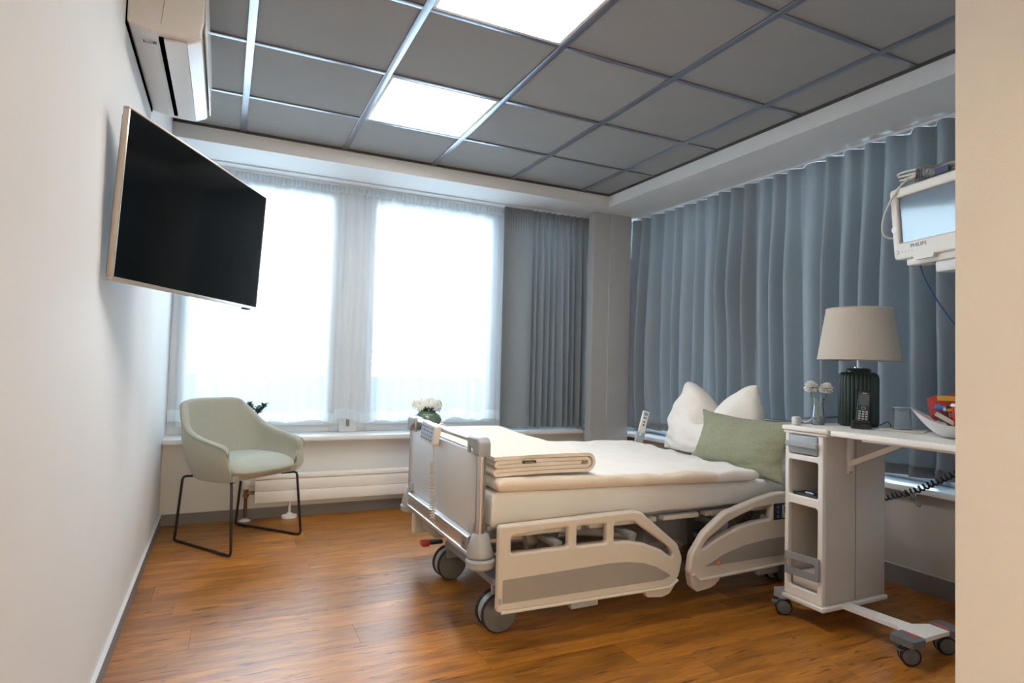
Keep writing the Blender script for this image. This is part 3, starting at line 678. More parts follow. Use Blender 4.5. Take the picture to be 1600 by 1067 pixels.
daisy(V0+Vector((-.105, -.012, .232)), (-.8, -.3, .55), .040, 'outermost white daisy on the left of the green vase')
m = MB()
for i in range(26):
    a = rf.uniform(0, 6.28); p = V0+Vector((.03*math.cos(a), .03*math.sin(a), .165)); petal(m, p, Vector((math.cos(a), math.sin(a), rf.uniform(.3, 1.3))), Vector((-.3*math.cos(a), -.3*math.sin(a), 1)).normalized(), rf.uniform(.05, .085), .012, rf.uniform(-.1, .4))
m.build('leaves', LFG, va, smooth=60)
# ------------------------------------------------------------------ hospital bed
BEIGE = mat('cream_bed_plastic', (.66, .60, .52), .38, var=.012, vscale=10); INL = mat('warm_grey_inlay', (.33, .305, .275), .5, var=.02, vscale=20)
GREYP = mat('grey_bed_plastic', (.36, .37, .38), .42, var=.02, vscale=20); BOARD = mat('silver_grey_panel', (.62, .62, .62), .42, var=.01, vscale=12)
CHROME = mat('brushed_steel', (.62, .60, .58), .22, metal=1.0, var=.05, vscale=30, stretch=(30, 30, 1)); ALU = mat('satin_aluminium', (.70, .69, .67), .30, metal=.85, var=.04, vscale=40)
CHAS = mat('grey_chassis_paint', (.26, .27, .28), .5, var=.05, vscale=10); RUBB = mat('black_rubber', (.015, .015, .016), .6); WHC = mat('grey_wheel_cover', (.13, .13, .13), .5, var=.03, vscale=10)
RED = mat('red_plastic', (.42, .03, .03), .4); BLUE = mat('blue_print', (.05, .13, .45), .5); BLK = mat('black_plastic', (.015, .015, .017), .4)
LGREY = mat('light_grey_plastic', (.62, .62, .60), .4); ORANGE = mat('orange_sticker', (.75, .17, .03), .5); DGREY = mat('dark_grey_display', (.03, .035, .04), .2)
bed = thing('hospital_bed', (2.0, 2.69, 0), 'adjustable hospital bed with cream side rails and grey foot board', 'bed')
PX, PYN, PYF = .935, 2.215, 3.165
foot = B('foot_board', BOARD, bed, PX-.010, PX+.010, PYN+.015, PYF-.015, .415, .742, r=.003)
for y, s in ((PYN, 1), (PYF, -1)):
    MB().cyl((PX, y, .42), (PX, y, .745), .019, 24).build('foot_post', CHROME, bed)
    # moulded corner cap: sleeve over the post with a short arm gripping the rail
    arm = fillet([(-.034, .735), (.034, .735), (.034, .752), (.078, .770), (.095, .776), (.095, .806), (-.012, .808), (-.034, .790)], [.006, .01, .02, .02, .006, .006, .022, .02], 5)
    if s < 0: arm = [(-a, b) for a, b in reversed(arm)]
    T = frame3((PX, y, 0), (0, 1, 0), (0, 0, 1))
    plate([(a, b) for a, b in arm], [], .052, .008, T).build('corner_cap', GREYP, bed, smooth=50)
    # flared buffer at the post foot and round bumper roller
    MB().lathe([(.0001, .345), (.052, .345), (.054, .355), (.034, .425), (.027, .432), (.0001, .432)], (PX+.004, y, 0), 28, sy=1.0).build('buffer_cone', GREYP, bed)
    MB().lathe([(.0001, .302), (.050, .302), (.057, .310), (.058, .332), (.052, .341), (.0001, .341)], (PX+.004, y-.008*s, 0), 28).build('bumper_roller', GREYP, bed)
    B('board_clip', GREYP, bed, PX-.024, PX-.008, y+s*.025-.02+.02*s, y+s*.025+.02+.02*s, .420, .462, r=.004)
    B('board_hook', GREYP, bed, PX-.022, PX-.009, y+s*.095-.010, y+s*.095+.010, .735, .785, r=.005)
MB().cyl((PX, PYN+.08, .790), (PX, PYF-.08, .790), .0145, 18).build('foot_handle_rail', ALU, bed)
beam = MB().prism(fillet([(PX-.032, .345), (PX+.02, .345), (PX+.02, .415), (PX-.012, .415), (PX-.032, .408)], [.004, .004, .004, .006, .006], 3), 'y', PYN+.045, PYF-.045).build('foot_beam', ALU, bed)
MB().prism([(PX-.036, .338), (PX+.0, .338), (PX+.0, .349), (PX-.036, .349)], 'y', PYN+.03, PYF-.03).build('beam_lip', ALU, beam)
B('type_plate', mat('dull_steel_plate', (.35, .34, .33), .4, metal=.6), beam, PX-.0335, PX-.032, PYN+.055, PYN+.105, .352, .404)
T = frame3((PX-.0342, PYN+.082, .378), (0, -1, 0), (0, 0, 1))
MB().add([(-.012, -.008, 0), (.012, -.008, 0), (.004, .010, 0), (-.012, -.008, .0006), (.012, -.008, .0006), (.004, .010, .0006)], [(0, 2, 1), (3, 4, 5), (0, 1, 4, 3), (1, 2, 5, 4), (2, 0, 3, 5)], T).build('maker_mark', BLUE, beam, smooth=0)
m = MB(); T = frame3((PX-.0342, PYN+.125, .372), (0, -1, 0), (0, 0, 1))
m.tube([(.007*math.cos(a), .007*math.sin(a), 0) for a in [i*2*PI/16 for i in range(16)]], .0010, 5, closed=True, T=T).tube([(.004*math.cos(a), .016+.004*math.sin(a), 0) for a in [i*2*PI/12 for i in range(12)]], .0008, 5, closed=True, T=T).build('safety_symbols', mat('grey_print', (.3, .3, .3), .5), beam)
B('foot_motor_box', GREYP, bed, PX+.03, PX+.10, 2.85, 3.06, .235, .345, r=.01)
# chassis
for y in (2.29, 3.09):
    B('side_beam', CHAS, bed, PX+.02, 3.06, y-.02, y+.02, .385, .43, r=.004)
for x in (1.15, 1.55, 1.95, 2.35, 2.75):
    B('cross_beam', CHAS, bed, x-.02, x+.02, 2.29, 3.09, .388, .42, r=.003)
slab = B('mattress_platform', GREYP, bed, .98, 3.02, 2.245, 3.135, .428, .447, r=.004)
for x0, x1 in ((1.02, 1.40), (1.44, 1.80), (1.84, 2.05), (2.09, 2.35), (2.40, 2.95)):
    B('platform_panel', BEIGE, bed, x0, x1, 2.205, 2.243, .405, .4269, r=.005)
for x in (1.30, 2.55):       # scissor lift arms and columns
    MB().prism([(x-.10, .12), (x-.04, .12), (x+.10, .385), (x+.04, .385)], 'y', 2.36, 2.40).build('lift_arm', CHAS, bed)
    MB().prism([(x-.10, .12), (x-.04, .12), (x+.10, .385), (x+.04, .385)], 'y', 2.96, 3.00).build('lift_arm', CHAS, bed)
    MB().prism([(x-.02, .20), (x+.05, .17), (x+.09, .36), (x-.06, .385)], 'y', 2.42, 2.47).build('lift_bracket', mat('warm_grey_metal', (.36, .33, .30), .5), bed)
    B('lift_column', CHAS, bed, x-.20, x-.15, 2.62, 2.70, .13, .39, r=.004)
    MB().cyl((x-.07, 2.36, .15), (x-.07, 3.0, .15), .015, 12).build('lift_axle', CHAS, bed)
MB().cyl((1.42, 2.55, .33), (1.90, 2.55, .25), .028, 14).cyl((1.90, 2.55, .25), (2.15, 2.55, .21), .016, 12).build('lift_motor', mat('pale_motor', (.45, .45, .45), .5), bed)
MB().cyl((1.55, 2.31, .25), (1.82, 2.31, .25), .021, 14).build('rail_actuator', ALU, bed)
B('motor_housing', CHAS, bed, 1.88, 2.12, 2.40, 2.62, .24, .375, r=.01)
for y in (2.33, 2.92):
    B('lower_beam', CHAS, bed, 1.05, 2.75, y-.02, y+.02, .115, .16, r=.004)
for x in (1.08, 2.70):
    B('lower_cross_beam', CHAS, bed, x-.03, x+.03, 2.33, 2.92, .17, .20, r=.004)
def wheel(x, y, ang):
    T = Matrix.Translation((x, y, .08)) @ Matrix.Rotation(ang, 4, 'Z')
    tm = MB()
    for yy in (-.030, .030):
        prof = [(.0001, -.012), (.070, -.012), (.077, -.009), (.080, -.004), (.080, .004), (.077, .009), (.070, .012), (.0001, .012)]
        tm.lathe(prof, (0, 0, 0), 36, T=T @ Matrix.Translation((0, yy, 0)) @ Matrix.Rotation(PI/2, 4, 'X'))
    t = tm.build('wheel', RUBB, bed)
    for yy, s in ((-.0425, -1), (.0425, 1)):
        MB().lathe([(.0001, -.001), (.074, -.001), (.072, .002), (.030, .003), (.024, .006), (.0001, .0065)], (0, 0, 0), 36, T=T @ Matrix.Translation((0, yy, 0)) @ Matrix.Rotation(-s*PI/2, 4, 'X')).build('wheel_cover', WHC, t)
    MB().lathe([(.0001, -.017), (.074, -.017), (.074, .017), (.0001, .017)], (0, 0, 0), 32, T=T @ Matrix.Rotation(PI/2, 4, 'X')).box(-.022, .022, -.014, .014, .05, .105, r=.005, T=T).cyl((0, 0, .09), (0, 0, .13), .018, 14, T=T).build('wheel_hood', GREYP, t)
wheel(1.062, 2.315, .0); wheel(1.085, 2.955, .10); wheel(2.69, 2.315, .25); wheel(2.69, 2.955, .1)
ped = MB().box(.985, 1.06, 2.985, 3.02, .165, .185, r=.006).build('brake_pedal', BLK, bed)
MB().box(.945, .987, 2.975, 3.03, .160, .188, r=.008).build('pedal_tip', RED, ped)
# side rails
RAILT = .036
def rail_shape(pts): return pts
def side_rail(y, sgn, kind):
    """kind foot / head; outline in (x, z); sgn -1 the near side"""
    T = frame3((0, y, 0), (1, 0, 0), (0, 0, 1))
    if kind == 'foot':
        outer_ = fillet([(.972, .158), (1.80, .148), (1.848, .185), (1.868, .262), (1.838, .33), (1.64, .483), (1.60, .493), (.972, .483)], [.012, .05, .05, .05, .05, .05, .05, .016], 6)
        holes = [fillet([(1.024, .373), (1.278, .376), (1.278, .452), (1.024, .440)], .010, 4),
                 fillet([(1.318, .374), (1.462, .372), (1.462, .450), (1.318, .451)], .010, 4),
                 fillet([(1.500, .372), (1.56, .370), (1.65, .352), (1.745, .316), (1.806, .274), (1.812, .290), (1.795, .318), (1.60, .448), (1.500, .447)], [.008, .0, .0, .0, .01, .01, .02, .02, .01], 4)]
        inl = fillet([(.991, .190), (1.755, .185), (1.803, .197), (1.72, .245), (1.645, .270), (1.56, .283), (1.48, .287), (.991, .279)], [.004, .03, .006, .1, .1, .1, .05, .004], 5)
        low = fillet([(.985, .150), (1.80, .140), (1.80, .170), (.985, .180)], .004, 2)
    else:
        outer_ = fillet([(1.905, .195), (1.94, .150), (1.965, .146), (2.62, .166), (2.72, .20), (2.76, .30), (2.74, .46), (2.66, .512), (2.44, .513), (2.33, .495), (2.116, .445), (1.99, .365), (1.918, .275)], [.03, .02, .03, .06, .05, .06, .05, .06, .05, .1, .1, .1, .05], 6)
        holes = [fillet([(1.965, .286), (2.06, .328), (2.197, .371), (2.30, .387), (2.405, .390), (2.415, .455), (2.30, .447), (2.14, .402), (2.02, .336)], [.01, .1, .1, .1, .008, .01, .1, .1, .05], 4),
                 fillet([(2.545, .40), (2.68, .40), (2.69, .455), (2.63, .465), (2.545, .462)], .012, 4)]
        inl = fillet([(1.99, .212), (2.10, .255), (2.24, .285), (2.40, .298), (2.66, .300), (2.68, .212)], [.004, .1, .1, .1, .02, .02], 4)
        low = fillet([(1.93, .150), (2.62, .168), (2.62, .185), (1.93, .18)], .004, 2)
    r = plate(outer_, holes, RAILT, .010, T).build('side_rail', BEIGE, bed, smooth=50)
    plate(inl, [], .003, .0006, T @ Matrix.Translation((0, 0, (RAILT/2+.0006)*(1 if sgn < 0 else -1)))).build('rail_inlay', INL, r)
    yy = y+sgn*(RAILT/2+.004)
    # raised lip along the lower edge
    pts = ([(.985, yy, .158), (1.79, yy, .150), (1.835, yy, .176)] if kind == 'foot' else [(1.925, yy, .188), (1.962, yy, .158), (2.62, yy, .174)])
    MB().tube(pts, .0065, 8).build('rail_lip', BEIGE, r)
    if kind == 'foot':
        MB().box(1.30, 1.43, y-.012, y+.020, .120, .146, r=.006).build('release_latch', GREYP, r)
        MB().prism(fillet([(1.66, .152), (1.845, .17), (1.80, .118), (1.76, .108), (1.68, .118)], .008, 3), 'y', y-.012, y+.016).build('rail_foot', BEIGE, r)
        MB().box(.974, .984, yy-.004, yy+.006, .19, .215, r=.002).build('end_clip', GREYP, r)
    else:
        MB().prism(fillet([(1.908, .20), (1.945, .150), (2.10, .152), (2.06, .122), (2.03, .112), (1.955, .105), (1.925, .13)], .010, 3), 'y', y-.014, y+.018).build('rail_foot', BEIGE, r)
        MB().box(2.34, 2.47, y-.010, y+.022, .126, .158, r=.006).build('release_latch', GREYP, r)
        if sgn < 0:
            cp = MB().box(2.424, 2.545, yy-.002, yy+.010, .384, .462, r=.003).build('control_panel', BLK, r)
            MB().box(2.474, 2.536, yy-.0045, yy-.002, .392, .454, r=.001).build('keypad_field', GREYP, r)
            MB().box(2.486, 2.526, yy-.006, yy-.0045, .415, .447, r=.0005).build('display', DGREY, r)
            for k in range(3): MB().lathe([(.0001, 0), (.0075, 0), (.0065, .002), (.0001, .0022)], (0, 0, 0), 14, T=frame3((2.447, yy-.002, .40+.022*k), (1, 0, 0), (0, 0, 1))).build('button', BLUE, r)
            MB().box(2.50, 2.514, yy-.006, yy-.0045, .397, .405).build('button', BLUE, r)
            st_ = MB().lathe([(.0001, 0), (.0125, 0), (.0125, .0008), (.0001, .0008)], (0, 0, 0), 20, T=frame3((2.072, yy+.0005, .222), (.75, 0, 0), (0, 0, 1))).build('warning_sticker', ORANGE, r)
            MB().box(2.0705, 2.0735, yy-.002, yy-.0008, .217, .229).build('sticker_mark', LGREY, r)
    return r
side_rail(2.122, -1, 'foot'); side_rail(2.122, -1, 'head'); side_rail(3.255, 1, 'foot'); side_rail(3.255, 1, 'head')
for x in (1.25, 1.62, 2.15, 2.55):
    B('rail_bracket', CHAS, bed, x-.02, x+.02, 2.14, 2.29, .365, .388, r=.003); B('rail_bracket', CHAS, bed, x-.02, x+.02, 3.09, 3.238, .365, .388, r=.003)
    B('rail_hanger', CHAS, bed, x-.015, x+.015, 2.140, 2.152, .25, .37, r=.002); B('rail_hanger', CHAS, bed, x-.015, x+.015, 3.226, 3.238, .25, .37, r=.002)
# head board
HX = 3.055
B('head_board', BOARD, bed, HX-.010, HX+.010, PYN+.015, PYF-.015, .415, .760, r=.003)
for y in (PYN, PYF):
    MB().cyl((HX, y, .20), (HX, y, .76), .019, 20).build('head_post', CHROME, bed)
    B('corner_cap', GREYP, bed, HX-.026, HX+.026, y-.034, y+.034, .745, .81, r=.012, seg=3)
MB().cyl((HX, PYN+.03, .797), (HX, PYF-.03, .797), .0135, 16).build('head_handle_rail', CHROME, bed)

# ------------------------------------------------------------------ mattress, duvet, blanket, pillows
SHT = mat('white_sheet', (.80, .79, .77), .85, var=.02, vscale=8, bump=.15, bscale=500); DUV = mat('white_cotton_duvet', (.82, .78, .73), .88, var=.02, vscale=6, bump=.12, bscale=500)
DUVB = mat('beige_duvet_stripe', (.74, .63, .51), .88, var=.03, vscale=14, bump=.12, bscale=500)
BLA = mat('cream_fleece', (.78, .70, .60), .95, var=.03, vscale=50, bump=.5, bscale=420, sheen=.3); PIL = mat('ivory_pillowcase', (.87, .805, .73), .9, var=.02, vscale=8, bump=.12, bscale=500)
GRN = mat('green_linen', (.262, .262, .165), .92, var=.14, vscale=130, bump=.5, bscale=600, sheen=.2)
def mz(x): return lerp(.592, .560, (x-.97)/1.4) if x < 2.37 else .560
def slab_mesh(x0, x1, y0, y1, zt, zb, r, nx, ny, seam=None):
    """closed pillow-edged slab; zt, zb functions of (x, y)"""
    def spaced(n, L):
        k = [0, .06, .14, .26, .42, .62, .82, 1.0]; a = [r*q for q in k]; mid = [r+(L-2*r)*i/(n+1) for i in range(1, n+1)]
        return a+mid+[L-q for q in reversed(a)]
    X = spaced(nx, x1-x0); Y = spaced(ny, y1-y0); vs = []; nX, nY = len(X), len(Y)
    def prof(d): return max(0, 1-(1-min(1, d/r))**2.6)**(1/2.6)
    for side in (1, -1):
        for b in Y:
            for a in X:
                x, y = x0+a, y0+b; t = prof(min(a, x1-x0-a))*prof(min(b, y1-y0-b)); zm = (zt(x, y)+zb(x, y))/2; h = (zt(x, y)-zb(x, y))/2
                vs.append([x, y, zm+side*h*t])
    fs = []; N = nX*nY
    for j in range(nY-1):
        for i in range(nX-1):
            q = (j*nX+i, j*nX+i+1, (j+1)*nX+i+1, (j+1)*nX+i); fs.append(q); fs.append(tuple(N+k for k in reversed(q)))
    m = MB(); m.add(vs, fs)
    return m
def weld(o, d=1e-5):
    bm = bmesh.new(); bm.from_mesh(o.data); bmesh.ops.remove_doubles(bm, verts=bm.verts, dist=d); bmesh.ops.recalc_face_normals(bm, faces=bm.faces); bm.to_mesh(o.data); bm.free(); return o
mt = slab_mesh(.975, 3.03, 2.195, 3.15, lambda x, y: mz(x)-.004, lambda x, y: .448, .020, 60, 30)
mt.v = [(x, y+(.010*nz(x*5+z*9, z*16, 1)+.008*nz(x*12-z*20, z*12, 4) if y < 2.25 else 0), z) for x, y, z in mt.v]
o = weld(mt.build('mattress', SHT, smooth=60)); tag(o, 'thick mattress in a white fitted sheet on the hospital bed', 'mattress')
def dzt(x, y):
    e = smooth01((x-2.02)/.25); w = .0
    fold = .012*nz(x*2.2+y*1.5, y*3.5, 2)+.011*nz(x*9-y*4, y*9, 5)+.009*nz(x*6+y*16, y*3, 9)+.006*math.sin((x*1.2+y*5.0)*5+3*nz(x*2, y*2, 7))*.6
    near = .018*smooth01((y-2.2)/.5)
    far = .012*smooth01((y-2.85)/.25)
    fold *= .15+.85*smooth01((x-1.42)/.14)
    return mz(x)+.056+near*.4+fold+far
def dzb(x, y): return mz(x)+.0005
dv = slab_mesh(.985, 2.385, 2.160, 3.175, dzt, dzb, .040, 80, 60)
dv.v = [(x+.012*nz(y*4, z*5, 9)*smooth01((x-2.2)/.15), y+.010*nz(x*2.2, 3, 6)*(1 if y < 2.25 else 0), z) for x, y, z in dv.v]
# beige lower stripe and white head end are one cover: split by x into two materials
o = dv.build('duvet', DUV, smooth=70); weld(o); o.data.materials.append(DUVB)
for p in o.data.polygons:
    cx_ = sum((o.data.vertices[i].co.x for i in p.vertices))/len(p.vertices)+o.location.x
    cy_ = sum((o.data.vertices[i].co.y for i in p.vertices))/len(p.vertices)+o.location.y
    cz_ = sum((o.data.vertices[i].co.z for i in p.vertices))/len(p.vertices)+o.location.z
    if cx_ < 2.12: p.material_index = 1 if (cy_ < 2.196 or (cx_ < 2.0 and .0 < cx_-1.86 < .0)) else 0
tag(o, 'white and beige striped duvet spread over the mattress', 'duvet')
# seam lines of the stripe
m = MB()
for xx in (2.125,):
    m.tube([(xx+.004*nz(y*5, 0, 3), y, dzt(xx, y)-.0012) for y in [2.22+.92*i/60 for i in range(61)]], .0022, 5)
m.build('seam', mat('pale_seam', (.78, .74, .69), .9), o)
# folded fleece blanket: one folded strip seen edge-on, extruded across the bed
def strip(path, th, y0, y1, ny=26, zoff=None):
    P = [Vector(p) for p in path]; L = []; Rr = []
    for i, p in enumerate(P):
        t = (P[min(i+1, len(P)-1)]-P[max(i-1, 0)]).normalized(); nn = Vector((-t.y, t.x)); L.append(p+nn*th/2); Rr.append(p-nn*th/2)
    loop = L+list(reversed(Rr)); n = len(loop); m = MB(); vs = []
    for j in range(ny+1):
        y = lerp(y0, y1, j/ny)
        for q in loop:
            dz = zoff(q.x, y) if zoff else 0
            vs.append((q.x+.006*nz(y*5, q.y*9, 2), y+(.006*nz(q.x*12, q.y*30, 5) if j in (0, ny) else 0), q.y+dz))
    fs = [(j*n+i, j*n+(i+1) % n, (j+1)*n+(i+1) % n, (j+1)*n+i) for j in range(ny) for i in range(n)]
    half = len(P)
    for j in (0, ny):
        for i in range(half-1):
            q = (j*n+i, j*n+i+1, j*n+n-2-i, j*n+n-1-i); fs.append(q if j == 0 else tuple(reversed(q)))
    m.add(vs, fs); return m
def arc(cx_, cz_, r, a0, a1, n=10): return [(cx_+r*math.cos(lerp(a0, a1, i/n)), cz_+r*math.sin(lerp(a0, a1, i/n))) for i in range(n+1)]
def line(a, b, n=12): return [(lerp(a[0], b[0], i/n), lerp(a[1], b[1], i/n)) for i in range(n+1)][1:-1]
zb0 = .655      # lowest layer centre
bx0, bx1 = .985, 1.452
pth = []
pth += [(bx0-.005, zb0+.064)]+line((bx0-.005, zb0+.064), (bx1-.034, zb0+.066), 24)   # top layer out to the fold
pth += arc(bx1-.034, zb0+.033, .033, PI/2, -PI/2, 16)                              # big round fold
pth += line((bx1-.034, zb0), (bx0+.012, zb0), 24)                                   # bottom layer back
pth += arc(bx0+.012, zb0+.008, .008, -PI/2, -3*PI/2, 8)                             # small fold at the foot end
pth += line((bx0+.012, zb0+.016), (bx1-.040, zb0+.017), 24)
pth += arc(bx1-.040, zb0+.033, .016, -PI/2, PI/2, 8)
pth += line((bx1-.040, zb0+.049), (bx0+.014, zb0+.048), 24)
pth += arc(bx0+.014, zb0+.040, .008, PI/2, 3*PI/2, 8)
pth += line((bx0+.014, zb0+.032), (bx1-.048, zb0+.033), 24)
def boff(x, y): return max(dzt(bx0+.016*i, max(2.24, y)) for i in range(0, 27, 3))-zb0+.0080+.003*math.sin((x-bx0)*6.7)
o = strip(pth, .0142, 2.200, 3.14, zoff=boff).build('folded_blanket', BLA, smooth=70)
tag(o, 'cream fleece blanket folded across the foot of the bed', 'blanket')
MB().box(1.105, 1.165, 2.186, 2.1965, .700, .7115, r=.002).build('sewn_label', mat('black_olive_tag', (.035, .033, .02), .6), o)
MB().box(1.115, 1.155, 2.1845, 2.186, .703, .7065).build('label_print', mat('gold_print', (.35, .30, .12), .5), o)
# pillows
def cushion(w, h, th, fn, nu=48, nv=40, pw=.42):
    """two-sided cushion; fn(u, v, d) maps the panel coordinate in [-1,1]^2 and the puff d to a point"""
    m = MB()
    def fac(u, v): return (max(0, 1-u*u)**pw)*(max(0, 1-v*v)**pw)
    for s in (1, -1): m.grid(nu, nv, lambda a, b: fn(math.sin((a*2-1)*PI/2), math.sin((b*2-1)*PI/2), s*th*fac(math.sin((a*2-1)*PI/2), math.sin((b*2-1)*PI/2))))
    return m
def pil(u, v, d):
    # u across the bed (+ towards the window), v up; a chopped crease between two ears
    dip = .155*math.exp(-((u-.02)/.30)**2)*smooth01((v+.25)/1.25)
    ear = .055*smooth01((abs(u)-.35)/.6)*smooth01((v-.1)/.9)
    y = 2.905+.345*u*(1-.10*smooth01((v-.2)/.8)*(1 if u > 0 else 1)+.05*math.cos(v*1.6))
    z = .570+.195*(v+1)+ear-dip
    y -= .045*smooth01((v-.3)/.7)*u/abs(u+1e-6)*smooth01(abs(u)*3)*.4
    bend = .04*(v*v)
    w = .020*nz(u*2.6, v*2.6, 1+d*3)+.012*nz(u*6, v*5, 4+d*5)
    crease = .55*math.exp(-((u-.02)/.16)**2)*smooth01((v+.1)/1.0)
    x = 2.795+.075*v-d*(1-crease*.75)+w-bend*.3
    # sag at the base
    z = max(z, .5645+.004*abs(u))
    return (x, y, z)
o = weld(cushion(.8, .45, .135, pil).build('pillow', PIL, smooth=75), 1e-4); tag(o, 'large ivory pillow with a chopped crease standing at the bed head', 'pillow')
def grn(u, v, d):
    pinch = 1+.10*(u*u)*(v*v)-.03; c = .93+.07*abs(v)**3
    y = 2.425+.312*u*(.95+.05*abs(v)**3)*pinch; zc = .140*v*(.94+.06*abs(u)**3)*pinch
    w = .010*nz(u*3, v*3, 8+d*4)+.005*nz(u*7, v*6, 3+d*4)
    return (2.530+.055*v-d*.95+w, y, .713+zc-.006*(1-u)-d*.15)
o = weld(cushion(.6, .3, .088, grn, pw=.5).build('cushion', GRN, smooth=75), 1e-4); tag(o, 'sage green linen cushion leaning on the ivory pillow', 'cushion')
edge = []
for k in range(160):
    t = k/160*4; q = int(t); f = math.sin((t-q)*PI-PI/2)
    uu, vv = [(f, -1), (1, f), (-f, 1), (-1, -f)][q]; edge.append(grn(uu, vv, 0))
MB().tube(edge, .0035, 6, closed=True).build('piping', GRN, o)

# ------------------------------------------------------------------ nurse handset on the foot rail, patient remote at the head
hs = thing('bed_control_handset', (.905, 2.77, .715), 'white keypad handset hooked on the foot rail with coiled cable', 'remote control')
HT = frame3((.902, 2.772, .765), (0, -1, 0), (.10, 0, 1))
WHP = mat('off_white_plastic', (.74, .71, .66), .4); KEY = mat('grey_key', (.22, .24, .28), .5); KBL = mat('blue_key', (.06, .13, .42), .5); KOR = mat('orange_key', (.65, .16, .08), .5)
plate(fillet([(-.112, -.045), (.100, -.050), (.112, .040), (-.10, .052)], [.012, .014, .012, .014], 4), [], .030, .006, HT).build('casing', WHP, hs)
kp = plate(fillet([(-.098, -.036), (.086, -.040), (.096, .034), (-.088, .042)], .006, 3), [], .003, .0008, HT @ Matrix.Translation((0, 0, .0155))).build('keypad', mat('pale_blue_keypad', (.42, .48, .55), .5), hs)
for r in range(4):
    for c in range(6):
        mm = KBL if (r in (1,) or c == 5 or (r == 0)) and (r+c) % 2 == 0 else KEY
        if r == 0 and c in (2, 4): mm = KOR
        x = -.074+c*.029+.004*(r-1.5)*-.5; y = .026-r*.018-.0008*c
        plate(fillet([(x-.0065, y-.0048), (x+.0065, y-.0048), (x+.0065, y+.0048), (x-.0065, y+.0048)], .003, 2), [], .002, .0005, HT @ Matrix.Translation((0, 0, .0180))).build('key', mm, kp)
MB().tube([(.915, 2.70, .80), (.93, 2.70, .815), (.95, 2.70, .80), (.952, 2.70, .775)], .006, 8).build('hook', WHP, hs)
CBL = mat('grey_coil_cable', (.52, .50, .44), .5)
MB().tube([(.897, 2.70, .722), (.897, 2.70, .70)], [.007, .0035], 10).tube([(.897, 2.70, .70), (.897, 2.695, .64)], .0025, 8).tube(helix([(.895, 2.695, .64), (.890, 2.672, .50), (.885, 2.655, .385)], .0125, 24, 12), .0024, 6).tube([(.885, 2.655, .385), (.905, 2.65, .350), (.96, 2.66, .345)], .0025, 6).build('coiled_cable', CBL, hs)
rc = thing('patient_remote', (2.46, 3.16, .56), 'slim white remote with arrow keys on a holder at the far bed side', 'remote control')
RT = frame3((2.487, 3.20, .735), (.94, -.30, -.28), (.30, .02, .95))
plate(fillet([(-.021, -.060), (.021, -.060), (.021, .085), (-.021, .085)], .006, 3), [], .020, .004, RT).build('casing', WHP, rc)
plate(fillet([(-.026, -.130), (.022, -.130), (.026, -.058), (.008, -.060), (.004, -.09), (-.010, -.09), (-.014, -.058), (-.026, -.058)], .004, 3), [], .024, .003, RT).build('holder', GREYP, rc)
Z = RT @ Matrix.Translation((0, 0, .0105))
MB().box(-.012, .012, .055, .075, 0, .0010, T=Z).build('display', mat('blue_grey_display', (.22, .30, .36), .3), rc)
MB().box(-.011, .011, .036, .042, 0, .0012, T=Z).build('key', BLK, rc)
MB().prism([(-.008, .008), (.008, .008), (0, .020)], 'z', 0, .0012, T=Z).build('up_arrow', BLK, rc); MB().prism([(-.008, -.004), (0, -.016), (.008, -.004)], 'z', 0, .0012, T=Z).build('down_arrow', BLK, rc)
MB().tube([RT @ Vector((0, -.12, 0)), (2.44, 3.215, .56), (2.44, 3.21, .50), (2.44, 3.15, .40)], .010, 8).build('gooseneck', BLK, rc)
# ------------------------------------------------------------------ bedside cabinet with folding table
CAB = mat('cream_cabinet', (.82, .785, .73), .45, var=.012, vscale=10); CABS = mat('taupe_cabinet_side', (.60, .55, .49), .5, var=.015, vscale=10); DRW = mat('blue_grey_drawer', (.36, .40, .44), .45)
cab = thing('bedside_cabinet', (2.55, 1.87, 0), 'tall narrow hospital bedside cabinet on castors with folding table top', 'cabinet')
CX0, CX1, CY0, CY1, CZ0, CZ1 = 2.335, 2.755, 1.772, 1.965, .105, .835
T = frame3((CX0+.012, 0, 0), (0, 1, 0), (0, 0, 1))       # local x = world y, local y = world z, normal +x
def rr(a0, a1, b0, b1, r): return fillet([(a0, b0), (a1, b0), (a1, b1), (a0, b1)], r, 4)
plate(rr(CY0, CY1, CZ0, CZ1, .008), [rr(1.797, 1.945, .733, .822, .010), rr(1.797, 1.945, .550, .708, .012), rr(1.797, 1.945, .147, .512, .014)], .024, .004, T).build('front_frame', CAB, cab)
B('side_panel', CABS, cab, CX0+.024, CX1, CY0+.002, CY0+.014, CZ0, CZ1, r=.002)
B('side_panel', CABS, cab, CX0+.024, CX1, CY1-.014, CY1-.002, CZ0, CZ1, r=.002)
B('back_panel', CABS, cab, CX1-.012, CX1-.0005, CY0+.014, CY1-.014, CZ0, CZ1)
for z in (CZ0+.03, .528, .720): B('shelf', CAB, cab, CX0+.0235, CX1-.012, CY0+.0142, CY1-.0142, z-.016, z+.016 if z > .2 else z+.008)
MB().cyl((2.55, CY0+.0008, CZ0+.004), (2.55, CY0+.0008, CZ1), .0012, 6).build('panel_joint', mat('joint_line', (.25, .23, .21), .6), cab)
dr = MB().box(CX0-.004, CX0+.018, 1.800, 1.942, .737, .819, r=.006, seg=3).box(CX0+.018, CX1-.06, 1.803, 1.939, .742, .80).build('drawer', DRW, cab)
plate(rr(1.790, 1.950, .768, .792, .006), [], .016, .004, T @ Matrix.Translation((0, 0, -.026))).build('handle', GREYP, dr)
m = MB(); TT2 = T @ Matrix.Translation((0, 0, -.022))
m = plate(fillet([(1.779, .205), (1.952, .198), (1.952, .296), (1.779, .304)], .006, 3), [fillet([(1.797, .236), (1.946, .228), (1.946, .266), (1.797, .274)], .012, 4)], .008, .001, TT2)
